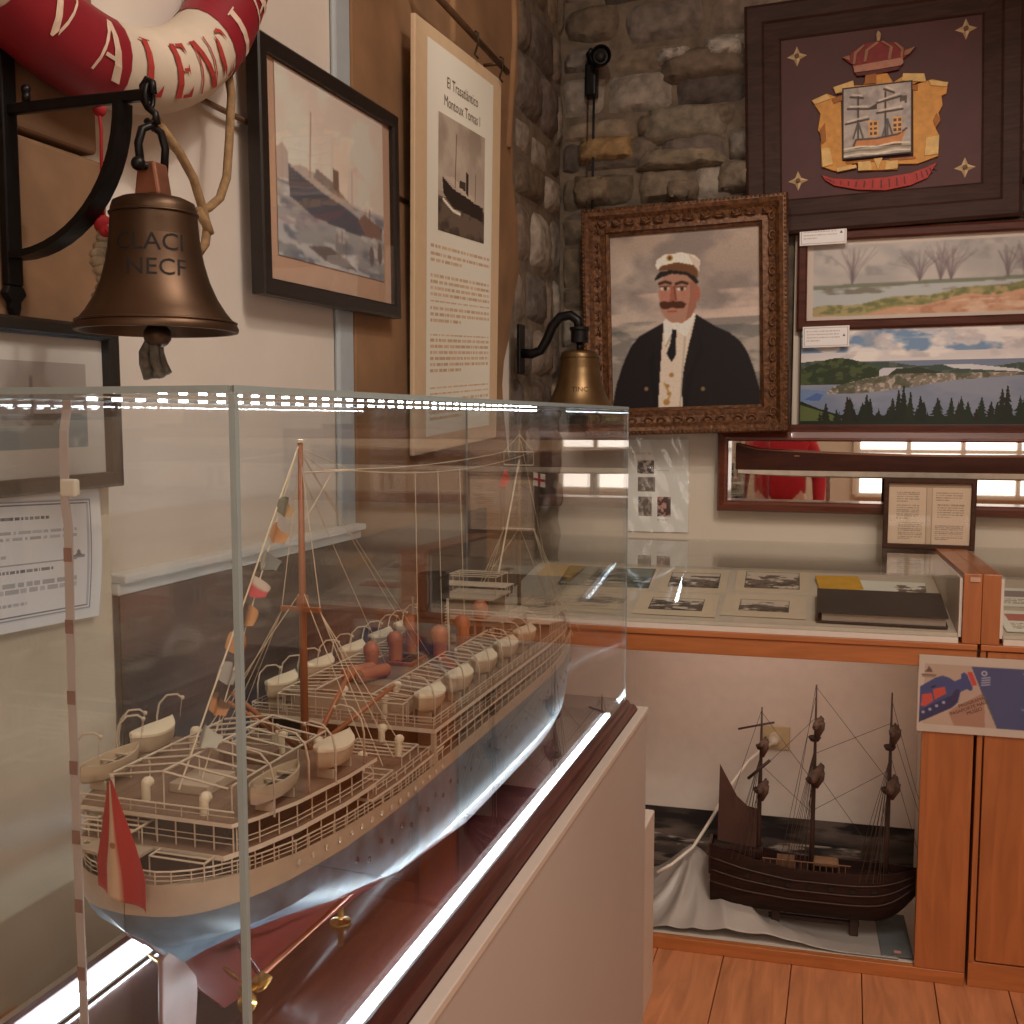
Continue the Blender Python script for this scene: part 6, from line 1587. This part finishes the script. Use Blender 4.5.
MB().tube([(0, .106, 1.62), (0, .122, 1.588), (0, .112, 1.572)], [.007, .013, .008], 8).build('nose', skin_, V, smooth=True)
MB().tube([(-.024, .098, 1.536), (0, .108, 1.534), (.024, .098, 1.536)], [.003, .006, .003], 8).build('mouth', mat('lip_rose', (168, 92, 84), .5), V, smooth=True)

# ================================================================== LIGHT AND CAMERA
def area(name, loc, target, size, watts, col, sy=None):
    l = bpy.data.lights.new(name, 'AREA'); l.energy = watts; l.color = col; l.size = size
    if sy: l.shape = 'RECTANGLE'; l.size_y = sy
    o = bpy.data.objects.new(name, l); COL.objects.link(o); o.location = loc
    o.rotation_euler = (Vector(target)-Vector(loc)).to_track_quat('-Z', 'Y').to_euler(); return o
def spot(name, loc, target, watts, col, ang=70, blend=.6, rad=.04):
    l = bpy.data.lights.new(name, 'SPOT'); l.energy = watts; l.color = col; l.spot_size = D(ang); l.spot_blend = blend; l.shadow_soft_size = rad
    o = bpy.data.objects.new(name, l); COL.objects.link(o); o.location = loc
    o.rotation_euler = (Vector(target)-Vector(loc)).to_track_quat('-Z', 'Y').to_euler(); return o
WARM = (1.0, .875, .765)
area('ceiling_lamp', (.9, .6, 3.22), (.9, .6, 0), 1.2, 40, WARM)
area('ceiling_lamp', (.6, -1.4, 3.22), (.6, -1.4, 0), 1.2, 22, WARM)
area('front_fill_light', (.9, YF+.03, 1.55), (.9, 3, 1.55), 1.6, 18, (1.0, .88, .80), 1.4)  # unseen fill light added behind the camera to brighten the cabinet interior
spot('track_spot', (.35, 1.4, 3.1), (.3, 3.6, .9), 44, WARM, 75)
spot('track_spot', (.3, 1.0, 3.1), (-1.0, 1.9, 1.6), 26, WARM, 70)
spot('track_spot', (-.35, 1.7, 3.15), (-.75, 3.6, 2.2), 26, WARM, 75)
w = bpy.data.worlds.new('room_air'); SC.world = w; w.use_nodes = True
w.node_tree.nodes['Background'].inputs[0].default_value = (.9, .75, .6, 1); w.node_tree.nodes['Background'].inputs[1].default_value = .02

cam = bpy.data.cameras.new('camera'); cam.sensor_width = 36; cam.lens = 1060/1024*36; cam.clip_start = .02
co = bpy.data.objects.new('camera', cam); COL.objects.link(co); co.location = (0, 0, 1.5)
PHI, PIT = D(17.6), math.atan((512-419)/1060)
fw = Vector((-math.sin(PHI)*math.cos(PIT), math.cos(PHI)*math.cos(PIT), -math.sin(PIT)))
co.rotation_euler = fw.to_track_quat('-Z', 'Y').to_euler()
SC.camera = co
SC.view_settings.view_transform = 'Standard'; SC.view_settings.look = 'None'; SC.view_settings.gamma = 1; SC.view_settings.use_curve_mapping = False
SC.view_settings.exposure = 0.0
SC.cycles.transparent_max_bounces = 32; SC.cycles.max_bounces = 10; SC.cycles.glossy_bounces = 6
SC.cycles.sample_clamp_indirect = 6; SC.cycles.caustics_reflective = False; SC.cycles.caustics_refractive = False
